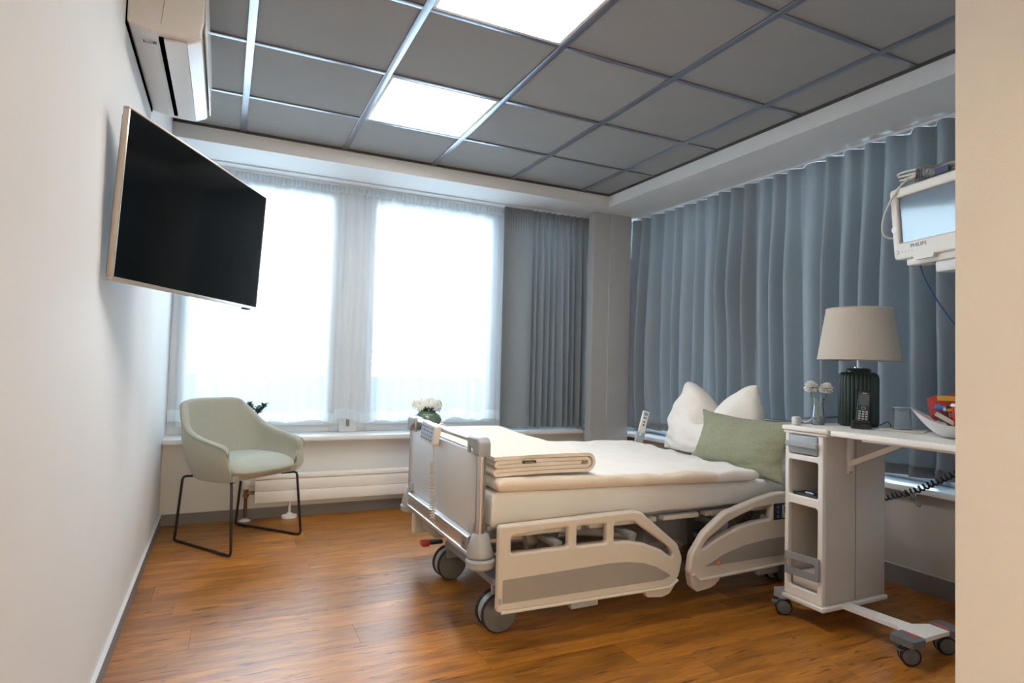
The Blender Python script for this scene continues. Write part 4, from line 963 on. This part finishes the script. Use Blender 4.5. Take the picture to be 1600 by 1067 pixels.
m.build('bottle_guard', mat('mid_grey_plastic', (.27, .275, .28), .45), cab)
PVC = mat('clear_plastic_liner', (.72, .70, .64), .25, spec=.5)
B('inner_tray', PVC, cab, CX0+.03, CX0+.26, 1.792, 1.948, .144, .20, r=.008)
B('top_board', CAB, cab, CX0-.012, CX1+.010, 1.745, CY1+.012, .836, .858, r=.006, seg=3)
B('top_rim', CAB, cab, CX0-.006, CX1+.006, 1.752, CY1+.006, .826, .8355, r=.003)
# folding table, hinged along the near side of the cabinet
TBT = CAB
m = MB().prism([(1.738, .835), (1.738, .857), (.99, .857), (.99, .837)], 'x', CX0+.010, CX1+.03)
m.build('table_leaf', CAB, cab)
B('table_edge', CAB, cab, CX0-.004, CX0+.0095, .99, 1.738, .832, .855, r=.005, seg=3)
B('table_edge', CAB, cab, CX1+.0305, CX1+.044, .99, 1.738, .832, .855, r=.005, seg=3)
B('under_rail', ALU, cab, CX0+.03, CX0+.05, 1.02, 1.62, .822, .8345, r=.002)
B('strut_plate', CAB, cab, 2.485, 2.520, 1.762, 1.7735, .66, .815, r=.002)
MB().prism([(1.766, .690), (1.766, .716), (1.53, .833), (1.49, .833)], 'x', 2.496, 2.509).build('folding_strut', CAB, cab)
MB().cyl((2.49, 1.758, .668), (2.50, 1.758, .668), .005, 10).build('strut_screw', GREYP, cab)
# gallery rail at the far edge
RG = mat('grey_metal_rail', (.30, .32, .33), .4, metal=.4); CLR = mat('clear_acrylic', (.85, .88, .9), .1, trans=.85)
B('rail_socket', LGREY, cab, CX0+.020, CX0+.060, 1.925, 1.955, .858, .898, r=.010, seg=3)
MB().tube([(CX0+.055, 1.94, .888), (2.60, 1.952, .888), (2.74, 1.952, .888)], .005, 8).cyl((2.735, 1.952, .858), (2.735, 1.952, .890), .005, 8).build('gallery_rail', RG, cab)
B('rail_clamp', BLK, cab, 2.545, 2.570, 1.938, 1.966, .858, .880, r=.004)
# chassis
B('base_plate', CAB, cab, CX0-.01, CX1+.005, CY0-.012, CY1+.005, .082, .1035, r=.006, seg=3)
MB().prism([(2.445, 1.80), (2.50, 1.80), (2.535, 1.52), (2.615, 1.488), (2.615, 1.418), (2.425, 1.418), (2.425, 1.488), (2.458, 1.53)], 'z', .088, .104).build('foot_arm', CAB, cab)
DGP = mat('dark_grey_cap', (.13, .135, .14), .5); REDM = mat('bright_red_mark', (.75, .035, .02), .45)
def castor(x, y, ang, cap=True):
    T = Matrix.Translation((x, y, 0)) @ Matrix.Rotation(ang, 4, 'Z'); R = .036
    m = MB()
    for yy in (-.014, .014): m.lathe([(.0001, -.008), (.031, -.008), (R, -.004), (R, .004), (.031, .008), (.0001, .008)], (0, 0, 0), 28, T=T @ Matrix.Translation((0, yy, R)) @ Matrix.Rotation(PI/2, 4, 'X'))
    w = m.build('castor_wheel', RUBB, cab)
    for yy, s in ((-.022, -1), (.022, 1)): MB().lathe([(.0001, 0), (.029, 0), (.028, .0015), (.014, .002), (.010, .004), (.0001, .0045)], (0, 0, 0), 24, T=T @ Matrix.Translation((0, yy, R)) @ Matrix.Rotation(-s*PI/2, 4, 'X')).build('wheel_cover', WHC, w)
    MB().lathe([(.0001, -.0055), (.034, -.0055), (.034, .0055), (.0001, .0055)], (0, 0, 0), 20, T=T @ Matrix.Translation((0, 0, R)) @ Matrix.Rotation(PI/2, 4, 'X')).box(-.018, .018, -.005, .005, R, .078, r=.002, T=T).cyl((0, 0, .06), (0, 0, .088), .010, 10, T=T).build('castor_fork', GREYP, w)
    MB().box(-.05, -.025, -.018, .018, .050, .058, r=.003, T=T).build('brake_lever', DGP, w)
castor(2.345, 1.975, -.75); castor(2.720, 1.985, .3); castor(2.405, 1.452, -.72); castor(2.635, 1.452, -.60)
MB().prism(fillet([(CX0+.0, 1.955), (CX0+.075, 1.955), (CX0+.075, 2.005), (CX0-.01, 2.02), (CX0-.01, 1.97)], .012, 3), 'z', .072, .108).build('corner_foot', GREYP, cab)
MB().prism(fillet([(CX1-.06, 1.955), (CX1, 1.955), (CX1, 2.02), (CX1-.06, 2.02)], .012, 3), 'z', .072, .102).build('corner_foot', GREYP, cab)
for x0, x1 in ((2.355, 2.437), (2.603, 2.685)):
    fc = MB().prism(fillet([(x0, 1.405), (x1, 1.405), (x1, 1.500), (x0, 1.500)], .014, 4), 'z', .080, .106).build('foot_cap', DGP, cab)
    xx = x1-.014 if x0 < 2.5 else x0+.014
    MB().box(xx-.005, xx+.005, 1.425, 1.482, .1055, .1075, r=.0008).build('red_mark', REDM, fc)
MB().tube([(2.765, 1.88, .20), (2.84, 1.90, .19), (2.86, 1.93, .10), (2.84, 1.93, .02), (2.80, 1.92, .012), (2.74, 1.90, .085)], .005, 8).build('power_cable', BLK, cab)

# black phone case with a pen on the shelf
ph_ = thing('phone_case', (2.40, 1.87, .544), 'black flat case lying on the cabinet shelf', 'case')
B('case_body', BLK, ph_, 2.352, 2.44, 1.803, 1.938, .5445, .560, r=.005, seg=3)
pen = MB().cyl((2.37, 1.845, .5645), (2.372, 1.885, .5645), .0042, 10).build('pen', mat('blue_white_pen', (.45, .6, .75), .4)); tag(pen, 'short blue and white pen on the black case', 'pen')

# ------------------------------------------------------------------ table lamp
LX, LY, TZ = 2.672, 1.848, .8585
SHADE = cloth_mat('greige_lamp_shade', (.57, .51, .44), 0.0, .12, .05, 300, (1, 1, 1)); DKG = mat('dark_green_ribbed_glaze', (.026, .042, .036), .22, spec=.4, var=.1, vscale=10)
lp = thing('table_lamp', (LX, LY, TZ), 'table lamp with ribbed dark green ceramic base and greige shade', 'lamp')
def rib(w, z): return 1+.075*(abs(math.sin(15*w))**.8-.7)*(1 if .004 < z < .250 else .15)
MB().lathe([(.0001, 0), (.074, 0), (.081, .006), (.083, .02), (.083, .218), (.080, .236), (.068, .248), (.052, .250), (.050, .262), (.046, .267), (.0001, .268)], (LX, LY, TZ), 240, rfun=rib).build('lamp_base', DKG, lp, smooth=60)
MB().lathe([(.0001, .267), (.020, .267), (.020, .272), (.006, .273), (.006, .33), (.012, .325), (.012, .37), (.0001, .372)], (LX, LY, TZ), 20).build('lamp_stem', CHROME, lp)
s0, s1, r0, r1 = .306, .543, .174, .137
sh = MB(); sh.lathe([(r0, s0), (r1, s1), (r1-.003, s1), (r0-.003, s0), (r0, s0)], (LX, LY, TZ), 64); sh.f = [f for f in sh.f if len(f) == 4]
sh.build('lamp_shade', SHADE, lp, smooth=40)
for z, r in ((s0, r0), (s1, r1)): MB().tube([(LX+r*math.cos(i*2*PI/48), LY+r*math.sin(i*2*PI/48), TZ+z) for i in range(48)], .0026, 6, closed=True).build('shade_rim', SHADE, lp)
MB().tube([(LX-r0+.004, LY, TZ+s0+.01), (LX-.012, LY, TZ+.345)], .0015, 5).tube([(LX+r0-.004, LY, TZ+s0+.01), (LX+.012, LY, TZ+.345)], .0015, 5).build('shade_spider', CHROME, lp)
MB().tube([(LX+.07, LY-.055, TZ+.006), (LX+.10, LY-.075, TZ+.025), (LX+.105, LY-.085, TZ+.012), (LX+.09, LY-.10, TZ+.003), (LX+.06, LY-.11, TZ+.003)], .0025, 6).build('cord', BLK, lp)

# ------------------------------------------------------------------ cordless phone in its cradle
pc = (2.562, 1.758, TZ+.0005); dcam = Vector((-pc[0], -pc[1], 0)).normalized(); rd = Vector((-dcam.y, dcam.x, 0)); rd = -rd if rd.dot(rt2) < 0 else rd
ph = thing('cordless_phone', pc, 'black cordless phone standing in its charging cradle before the lamp', 'phone')
PT = frame3(Vector(pc), rd, (0, 0, 1)) if False else Matrix((rd, -dcam, Vector((0, 0, 1)))).transposed().to_4x4()
PT.translation = Vector(pc)          # local x right, y away from camera, z up
MB().prism(fillet([(-.040, -.035), (.040, -.035), (.036, .035), (-.036, .035)], .01, 3), 'z', 0, .022, T=PT).box(-.034, .034, -.012, .03, .018, .034, r=.006, T=PT).build('cradle', BLK, ph)
HP = PT @ Matrix.Translation((.004, .004, .016)) @ Matrix.Rotation(math.radians(-14), 4, 'X') @ Matrix.Rotation(math.radians(4), 4, 'Y')
plate(fillet([(-.024, 0), (.024, 0), (.026, .10), (.025, .152), (-.025, .152), (-.026, .10)], [.006, .006, .02, .008, .008, .02], 4), [], .020, .005, HP @ Matrix.Rotation(PI/2, 4, 'X')).build('phone_body', mat('graphite_plastic', (.02, .022, .026), .3), ph)
FP = HP @ Matrix.Rotation(PI/2, 4, 'X') @ Matrix.Translation((0, 0, .0102))
MB().box(-.019, .019, .085, .135, 0, .0008, T=FP).build('display', mat('grey_phone_display', (.10, .11, .12), .25), ph)
kk = mat('pale_phone_key', (.42, .43, .44), .5)
for r in range(5):
    for c in range(3): MB().box(-.018+c*.0135, -.009+c*.0135, .010+r*.011, .0165+r*.011, 0, .0010, r=.0003, T=FP).build('key', kk, ph)
MB().tube([(.008*math.cos(i*PI/8), .073+.006*math.sin(i*PI/8), .0006) for i in range(16)], .0009, 5, closed=True, T=FP).build('navigation_ring', kk, ph)
MB().box(-.009, .009, .1385, .142, 0, .0008, T=FP).build('maker_print', kk, ph)

# ------------------------------------------------------------------ glass vase with two carnations
GL = thin_glass('clear_glass', (.975, .985, .985))
gx, gy = 2.500, 1.925; gc = (gx, gy, TZ)
gv = tag(MB().lathe([(.0001, 0), (.026, 0), (.029, .004), (.0285, .03), (.022, .085), (.021, .10), (.0245, .125), (.0230, .125), (.0195, .10), (.0205, .085), (.0265, .03), (.026, .010), (.0001, .008)], gc, 32).build('glass_vase', GL, smooth=60), 'small clear glass vase holding two carnations', 'vase')
CARN = cloth_mat('white_carnation', (.92, .90, .86), 0.0, .35, .04, 60, (1, 1, 1)); CALX = mat('carnation_calyx', (.16, .24, .08), .5)
def carnation(tip, label, seed):
    rc_ = random.Random(seed); tip = Vector(tip); d = thing('carnation', tip, label, 'flower', 'carnations in the glass vase')
    m = MB()
    for ring_ in range(7):
        nn = 11-ring_; tilt = -.75+ring_*.34
        for i in range(nn):
            w = 2*PI*(i+.5*(ring_ % 2))/nn+rc_.uniform(-.15, .15); L = .030*rc_.uniform(.88, 1.08); tl = tilt+rc_.uniform(-.2, .2); dirv = Vector((math.cos(w)*math.cos(tl), math.sin(w)*math.cos(tl), math.sin(tl)))
            sd = Vector((-math.sin(w), math.cos(w), 0)); nn_ = dirv.cross(sd); pts = []; ku, kv = 7, 4
            for a in range(kv+1):
                t = a/kv
                for b in range(ku):
                    s_ = (b/(ku-1)-.5)*2; ruf = .0040*t*t*math.sin(b*2.6+i+ring_)+.0015*rc_.uniform(-1, 1)*t
                    pts.append(tip+Vector((0, 0, -.006))+dirv*L*t*(1-.12*abs(s_)**2+.08*math.sin(b*2.1))+sd*s_*.0145*t**.7+nn_*(ruf+.004*t*t))
            m.add(pts, [(a*ku+b, a*ku+b+1, (a+1)*ku+b+1, (a+1)*ku+b) for a in range(kv) for b in range(ku-1)])
    m.build('petals', CARN, d, smooth=40)
    base = Vector((gx+rc_.uniform(-.012, .012), gy+rc_.uniform(-.012, .012), TZ+.014)); q = tip-Vector((0, 0, .030))
    MB().tube([tip+Vector((0, 0, -.004)), tip+Vector((0, 0, -.012)), q], [.011, .0085, .003], 12).build('calyx', CALX, d)
    MB().tube(bez(q, q+Vector((0, 0, -.03)), Vector((gx, gy, TZ+.10)), base, 12), .0022, 6).build('stem', STEM, d)
    lb = Vector((gx, gy, TZ+.11)); petal(mbl := MB(), lb, Vector((rc_.uniform(-1, 1), rc_.uniform(-1, 1), 1.2)), Vector((.5, -.6, .3)).normalized(), .04, .003, -.2); mbl.build('leaf', STEM, d)
carnation((gx-.018*.6, gy+.030, TZ+.178), 'fuller white carnation on the left of the glass vase', 4)
carnation((gx+.025, gy-.022, TZ+.173), 'white carnation on the right of the glass vase', 9)
# thin white cable curling from the rail socket
MB_ = MB().tube(bez((2.40, 1.935, .880), (2.43, 1.91, .858), (2.46, 1.945, .90), (2.56, 1.955, .895), 16), .0028, 7).build('charging_cable', PLW); tag(MB_, 'thin white cable by the glass vase on the cabinet top', 'cable')

# ------------------------------------------------------------------ tumbler, napkin, snack bowl
nap = thing('paper_napkin', (2.66, 1.66, TZ), 'folded cream paper napkin under the tumbler', 'napkin')
NP = mat('cream_paper', (.72, .68, .58), .8, var=.02)
Tn = Matrix.Translation((2.675, 1.648, TZ)) @ Matrix.Rotation(.45, 4, 'Z')
MB().box(-.085, .085, -.085, .085, .0002, .0018, T=Tn).build('lower_layer', NP, nap); MB().box(-.083, .083, -.085, .083, .0021, .0036, T=Tn).build('upper_layer', NP, nap)
def flute(w, z): return 1+.035*math.cos(12*w)*(1 if z < .078 else .1)
TUM = thin_glass('faint_lilac_glass', (.96, .965, .985), .07)
tm_ = tag(MB().lathe([(.036, 0), (.037, .003), (.033, .070), (.0325, .080), (.034, .088), (.0001, .090), (.0001, .082), (.030, .079), (.0305, .07), (.0335, .004), (.036, 0)], (2.685, 1.655, TZ+.0042), 48, rfun=flute).build('tumbler', TUM, smooth=60), 'ribbed clear tumbler turned upside down on the napkin', 'glass')
MB().lathe([(.0001, .0905), (.0335, .0905), (.0352, .0935), (.034, .0965), (.0001, .0970)], (2.685, 1.655, TZ+.0042), 40).build('tinted_base', thin_glass('lilac_glass_rim', (.62, .55, .64), .25), tm_)
BOW = mat('white_melamine', (.72, .71, .69), .3)
bc = Vector((2.60, 1.40, TZ))
def bowl(u, v, th=0.0):
    a = 2*PI*u; t = v
    r = .036+.088*t**.85-(th if t > .06 else 0); sq = 1+.16*abs(math.cos(a-2.06))**2*t
    h = .004+.052*t+.058*abs(math.cos(a-2.06))**2.2*t*t
    return (bc.x+r*sq*math.cos(a), bc.y+r*sq*math.sin(a), bc.z+h-.003+(th*.9 if t <= .06 else 0))
m = MB(); NU, NV = 64, 14
vs = [bowl(i/NU, j/(NV-1)) for j in range(NV) for i in range(NU)]+[bowl(i/NU, 1-j/(NV-1), .004) for j in range(NV) for i in range(NU)]
fs = [(j*NU+i, j*NU+(i+1) % NU, (j+1)*NU+(i+1) % NU, (j+1)*NU+i) for j in range(2*NV-1) for i in range(NU)]+[tuple(range(NU-1, -1, -1)), tuple((2*NV-1)*NU+i for i in range(NU))]
tag(m.add(vs, fs).build('snack_bowl', BOW, smooth=60), 'white wavy-rimmed bowl of snacks at the table edge', 'bowl')
def packet(name, c, w, h, th, rotm, m0, label, group='snacks in the bowl'):
    T = Matrix.Translation(Vector(c)) @ rotm
    def fn(u, v, d): return (u*w/2, d, v*h/2+.003*math.sin(u*9)*abs(v))
    q = cushion(w, h, th, fn, 20, 16, .6); q.v = [tuple(T @ Vector(p)) for p in q.v]
    o = weld(q.build(name, m0, smooth=60), 1e-5); return tag(o, label, 'snack', group), T
Rz = Matrix.Rotation; REDW = mat('red_wrapper', (.42, .03, .025), .3, var=.35, vscale=25)
viewz = math.atan2(rd.y, rd.x)
o, T = packet('snack_bag', (2.70, 1.462, TZ+.118), .16, .10, .014, Rz(viewz, 4, 'Z') @ Rz(-.25, 4, 'X') @ Rz(-.16, 4, 'Y'), REDW, 'dark red snack bag standing behind the red cup')
MB().box(-.05, .012, -.0165, -.014, .018, .040, r=.001, T=T @ Rz(.15, 4, 'Y')).build('yellow_print', mat('yellow_print', (.62, .33, .03), .4), o)
o, T = packet('chocolate_bar', (2.594, 1.432, TZ+.072), .085, .026, .008, Rz(viewz, 4, 'Z') @ Rz(.55, 4, 'Y'), mat('brown_red_wrapper', (.25, .05, .02), .35, var=.3, vscale=30), 'flat brown-red chocolate bar lying in the bowl')
MB().box(-.036, .036, -.0085, -.0075, -.007, .010, T=T).build('white_print', LGREY, o)
o, T = packet('candy_packet', (2.632, 1.428, TZ+.098), .036, .058, .008, Rz(viewz, 4, 'Z') @ Rz(-.2, 4, 'Y'), mat('black_wrapper', (.03, .02, .025), .3), 'small black and yellow candy packet in the bowl')
MB().box(-.014, .016, -.0085, -.0075, .004, .016, T=T).build('yellow_print', mat('yellow_label', (.7, .45, .02), .4), o); MB().box(-.012, .014, -.0085, -.0075, -.022, .0, T=T).build('pink_print', mat('pink_label', (.45, .16, .15), .4), o)
o, T = packet('candy_wrapper', (2.618, 1.455, TZ+.112), .05, .022, .006, Rz(viewz, 4, 'Z') @ Rz(.3, 4, 'Y'), mat('blue_wrapper', (.06, .18, .5), .3), 'small blue and white candy wrapper in the bowl')
MB().box(.004, .02, -.0068, -.0058, -.007, .007, T=T).build('white_print', LGREY, o)
cup = thing('paper_cup', (2.622, 1.385, TZ+.052), 'red and white striped paper cup with white lid in the bowl', 'cup', 'snacks in the bowl')
cc = (2.622, 1.385, TZ+.052)
MB().lathe([(.0001, 0), (.026, 0), (.033, .072), (.0001, .072)], cc, 32).build('cup_body', mat('red_paper', (.62, .03, .03), .4), cup)
MB().lathe([(.0335, .070), (.036, .072), (.036, .078), (.032, .082), (.0001, .083)], cc, 32).build('lid', mat('white_lid', (.8, .8, .78), .35), cup)
da = math.atan2(dcam.y, dcam.x)
for off, mm in ((-.75, LGREY),):
    m = MB()
    for k in range(2):
        a = da+off+k*.0; m.add([(cc[0]+(.0272+.0063*t)*math.cos(a+e), cc[1]+(.0272+.0063*t)*math.sin(a+e), cc[2]+.004+.064*t) for t in (0, 1) for e in (-.13, 0, .13)], [(0, 1, 4, 3), (1, 2, 5, 4)])
    m.build('white_stripe', LGREY, cup)
ad = Vector((math.cos(da-.05), math.sin(da-.05), -.09)); pos = Vector(cc)+Vector((0, 0, .043))+Vector((ad.x, ad.y, 0))*.0305
T = frame3(pos, Vector((0, 0, 1)).cross(ad), (0, 0, 1))
MB().lathe([(.0001, 0), (.017, 0), (.017, .0012), (.0001, .0014)], (0, 0, 0), 24, T=T).build('round_label', mat('white_label', (.8, .8, .8), .5), cup)
MB().lathe([(.0001, .0014), (.011, .0014), (.011, .0022), (.0001, .0024)], (0, -.002, 0), 20, T=T, sy=.65).build('dark_print', BLK, cup)

# ------------------------------------------------------------------ patient monitor on a swing arm
my = math.radians(13.4); aw = Vector((math.sin(my), math.cos(my), 0)); rgt = -aw; nn_ = Vector((-math.cos(my), math.sin(my), 0))
MW, MH = .36, .305
Lc = Vector((2.60, 1.635, 1.742)); ctr = Lc+rgt*MW/2
mup = Vector((0, 0, 1))*math.cos(.065)+nn_*math.sin(.065)
MT = Matrix((rgt, mup, rgt.cross(mup))).transposed().to_4x4(); MT.translation = ctr      # local x right, y up, z towards viewer
mo = thing('patient_monitor', (ctr.x, ctr.y, ctr.z-MH/2), 'cream hospital patient monitor on a wall arm, cut by the entry wall', 'monitor')
MON = mat('cream_monitor_plastic', (.70, .67, .61), .4)
zf = rgt.cross(Vector((0, 0, 1)))
sgn = 1 if zf.dot(nn_) > 0 else -1
def mz_(z): return z*sgn
w2, h2 = MW/2, MH/2
plate(fillet([(-w2+.008, -h2), (w2-.008, -h2), (w2, h2-.01), (w2-.01, h2), (-w2+.01, h2), (-w2, h2-.01)], [.02, .02, .012, .01, .01, .012], 4), [fillet([(-w2+.040, -h2+.072), (w2-.040, -h2+.072), (w2-.036, h2-.040), (-w2+.036, h2-.040)], .003, 2)], .045, .008, MT).build('front_bezel', MON, mo)
MB().box(-w2+.035, w2-.035, -h2+.068, h2-.036, min(mz_(-.01), mz_(.010)), max(mz_(-.01), mz_(.010)), T=MT).build('screen', mat('grey_blue_screen', (.10, .14, .18), .12, spec=.9, coat=1.0), mo)
MB().box(-w2+.03, w2-.03, -h2+.02, h2-.02, min(mz_(-.115), mz_(-.022)), max(mz_(-.115), mz_(-.022)), r=.015, T=MT).build('rear_housing', MON, mo)
MB().box(-w2+.055, w2-.02, -h2-.030, -h2+.012, min(mz_(-.09), mz_(.010)), max(mz_(-.09), mz_(.010)), r=.010, T=MT).build('lower_housing', MON, mo)
MB().prism(fillet([(-.075, -h2+.006), (.03, -h2+.006), (.02, -h2-.012), (-.06, -h2-.012)], .005, 3), 'z', min(mz_(.010), mz_(.030)), max(mz_(.010), mz_(.030)), T=MT).build('control_knob_ledge', MON, mo)
tx = text_mb('PHILIPS', .021, MT @ Matrix.Translation((-.048, -h2+.050, mz_(.0225))) @ (Matrix.Identity(4) if sgn > 0 else Matrix.Rotation(PI, 4, 'Y')), sx=1.15); tx.build('brand_lettering', mat('dark_blue_lettering', (.03, .04, .08), .5), mo, smooth=0)
m = MB().lathe([(.0001, 0), (.010, 0), (.010, .002), (.0001, .003)], (0, 0, 0), 18, T=MT @ Matrix.Translation((-w2+.026, -h2+.034, mz_(.0225))) @ (Matrix.Identity(4) if sgn > 0 else Matrix.Rotation(PI, 4, 'Y'))); m.build('power_button', LGREY, mo)
for k in range(4): MB().box(-w2+.05+k*.016, -w2+.0535+k*.016, -h2+.030, -h2+.0335, min(mz_(.022), mz_(.0235)), max(mz_(.022), mz_(.0235)), T=MT).build('indicator', GREYP, mo)
MB().lathe([(.0001, 0), (.014, 0), (.014, .001), (.0001, .001)], (0, 0, 0), 20, T=MT @ Matrix.Translation((-w2+.018, -.02, mz_(.0225))) @ (Matrix.Identity(4) if sgn > 0 else Matrix.Rotation(PI, 4, 'Y'))).build('round_sticker', PLW, mo)
for k in range(6): MB().box(-.02+k*.022, -.006+k*.022, -h2-.0315, -h2-.0290, min(mz_(-.05), mz_(-.01)), max(mz_(-.05), mz_(-.01)), T=MT).build('vent_slot', BLK, mo)
# swing arm reaching to the wall behind the entry corner
arm_p = MT @ Vector((.06, -h2-.05, mz_(-.04)))
MB().box(.0, .13, -h2-.075, -h2-.028, min(mz_(-.08), mz_(.0)), max(mz_(-.08), mz_(.0)), r=.010, T=MT).build('arm_joint', LGREY, mo)
ap = MT @ Vector((.09, -h2-.052, mz_(-.04)))
MB().tube([ap, (2.78, 1.05, ap.z), (2.80, .6175, ap.z)], .022, 12).box(2.74, 2.86, .6180, .632, ap.z-.10, ap.z+.10, r=.003).build('wall_arm', LGREY, mo)
# plastic bag and cable bundle resting on top
BAG = mat('olive_grey_plastic_bag', (.20, .19, .16), .35, var=.15, vscale=25, bump=.4, bscale=60)
def bagf(u, v, d):
    hgt = lerp(.082, .030, (u+1)/2)
    return MT @ Vector((.035+.14*u, h2+.004+hgt*(v+1)/2+.004*math.sin(5*u)*(v+1)/2, mz_(-.045+d+.012*nz(u*3, v*3, 2))))
o = weld(cushion(1, 1, .030, bagf, 28, 18, .35).build('plastic_bag', BAG, smooth=60), 1e-5); tag(o, 'olive grey plastic bag with blue print on top of the monitor', 'bag')
NAVY = mat('navy_print', (.02, .03, .10), .5); m = MB()
Tb = MT @ Matrix.Translation((0, h2+.034, mz_(-.0125)))
F = (Matrix.Identity(4) if sgn > 0 else Matrix.Rotation(PI, 4, 'Y'))
Tb = MT @ Matrix.Translation((0, h2+.034, mz_(-.0105)))
for xx in (-.060, -.048):
    for k in range(8): m.box(xx, xx+.004, -.024+k*.007, -.020+k*.007, 0, .003, T=Tb)
t1_ = text_mb('ULY', .032, Tb @ Matrix.Translation((-.020, .0, mz_(.003))) @ F @ Matrix.Rotation(PI/2, 4, 'Z')); m.add(t1_.v, t1_.f)
m.build('bag_lettering', NAVY, o); MB().box(.015, .075, -.020, .004, 0, .003, T=Tb).build('bag_logo', NAVY, o)
WCB = mat('ivory_cable', (.62, .60, .54), .45); m = MB()
for k in range(4):
    zc = h2+.034+.011*k; pts = []
    for i in range(29):
        a = PI*.42+PI*1.16*i/28; pts.append(MT @ Vector((-.095+(.078+.006*k)*math.cos(a), zc+.006*math.sin(a*2+k), mz_(-.045+.034*math.sin(a)))))
    m.tube(pts, .0045, 7)
m.tube([MT @ Vector((-.10, h2+.034, mz_(-.015))), MT @ Vector((-.175, h2+.020, mz_(-.03))), MT @ Vector((-.225, h2+.012, mz_(-.05)))], .0040, 7)
m.tube(bez(MT @ Vector((-.10, h2+.034, mz_(.0))), MT @ Vector((-.15, h2-.02, mz_(.05))), MT @ Vector((-.250, -.02, mz_(.05))), MT @ Vector((-.215, -.045, mz_(.0))), 24)+bez(MT @ Vector((-.215, -.045, mz_(.0))), MT @ Vector((-.205, -.052, mz_(-.02))), MT @ Vector((-.17, -.04, mz_(-.05))), MT @ Vector((-.165, -.04, mz_(-.06))), 6)[1:], .0042, 8)
o = m.build('cable_bundle', WCB); tag(o, 'coiled ivory monitor cable hanging over the corner of the monitor', 'cable')
p0 = MT @ Vector((-w2+.085, -h2-.030, mz_(-.03)))
o = MB().tube(bez(p0, p0+Vector((.0, -.015, -.07)), Vector((2.66, 1.50, 1.41)), Vector((2.68, 1.44, 1.31)), 16)+bez(Vector((2.68, 1.44, 1.31)), Vector((2.71, 1.34, 1.16)), Vector((2.78, 1.0, 1.05)), Vector((2.82, .622, 1.05)), 14)[1:], .0032, 8).build('network_cable', mat('blue_cable', (.012, .05, .16), .4)); tag(o, 'thin blue cable hanging from the monitor', 'cable')
# black coiled cable sagging behind the table leaf, with a metal clip
o = MB().tube(helix([(2.98, 2.05, .44), (2.99, 1.95, .478), (3.02, 1.80, .545), (3.05, 1.62, .665), (3.06, 1.40, .82), (3.10, 1.20, .95)], .0125, 46, 12), .0048, 6).tube([(3.10, 1.20, .95), (3.16, .9, 1.10), (3.18, .625, 1.12)], .0042, 6).tube([(2.98, 2.05, .44), (2.99, 2.10, .38), (3.02, 2.13, .36)], .0042, 6).build('spiral_cable', BLK); tag(o, 'black spiral cable strung behind the bedside cabinet', 'cable')
o = MB().tube([(3.012, 1.80, .535), (3.01, 1.80, .505), (3.005, 1.785, .485), (3.0, 1.77, .480), (2.995, 1.758, .487)], .004, 8).box(3.003, 3.017, 1.79, 1.812, .50, .535, r=.003).build('cable_clip', mat('steel_clip', (.35, .35, .36), .3, metal=.9)); tag(o, 'small metal hook clipped to the black spiral cable', 'clip')
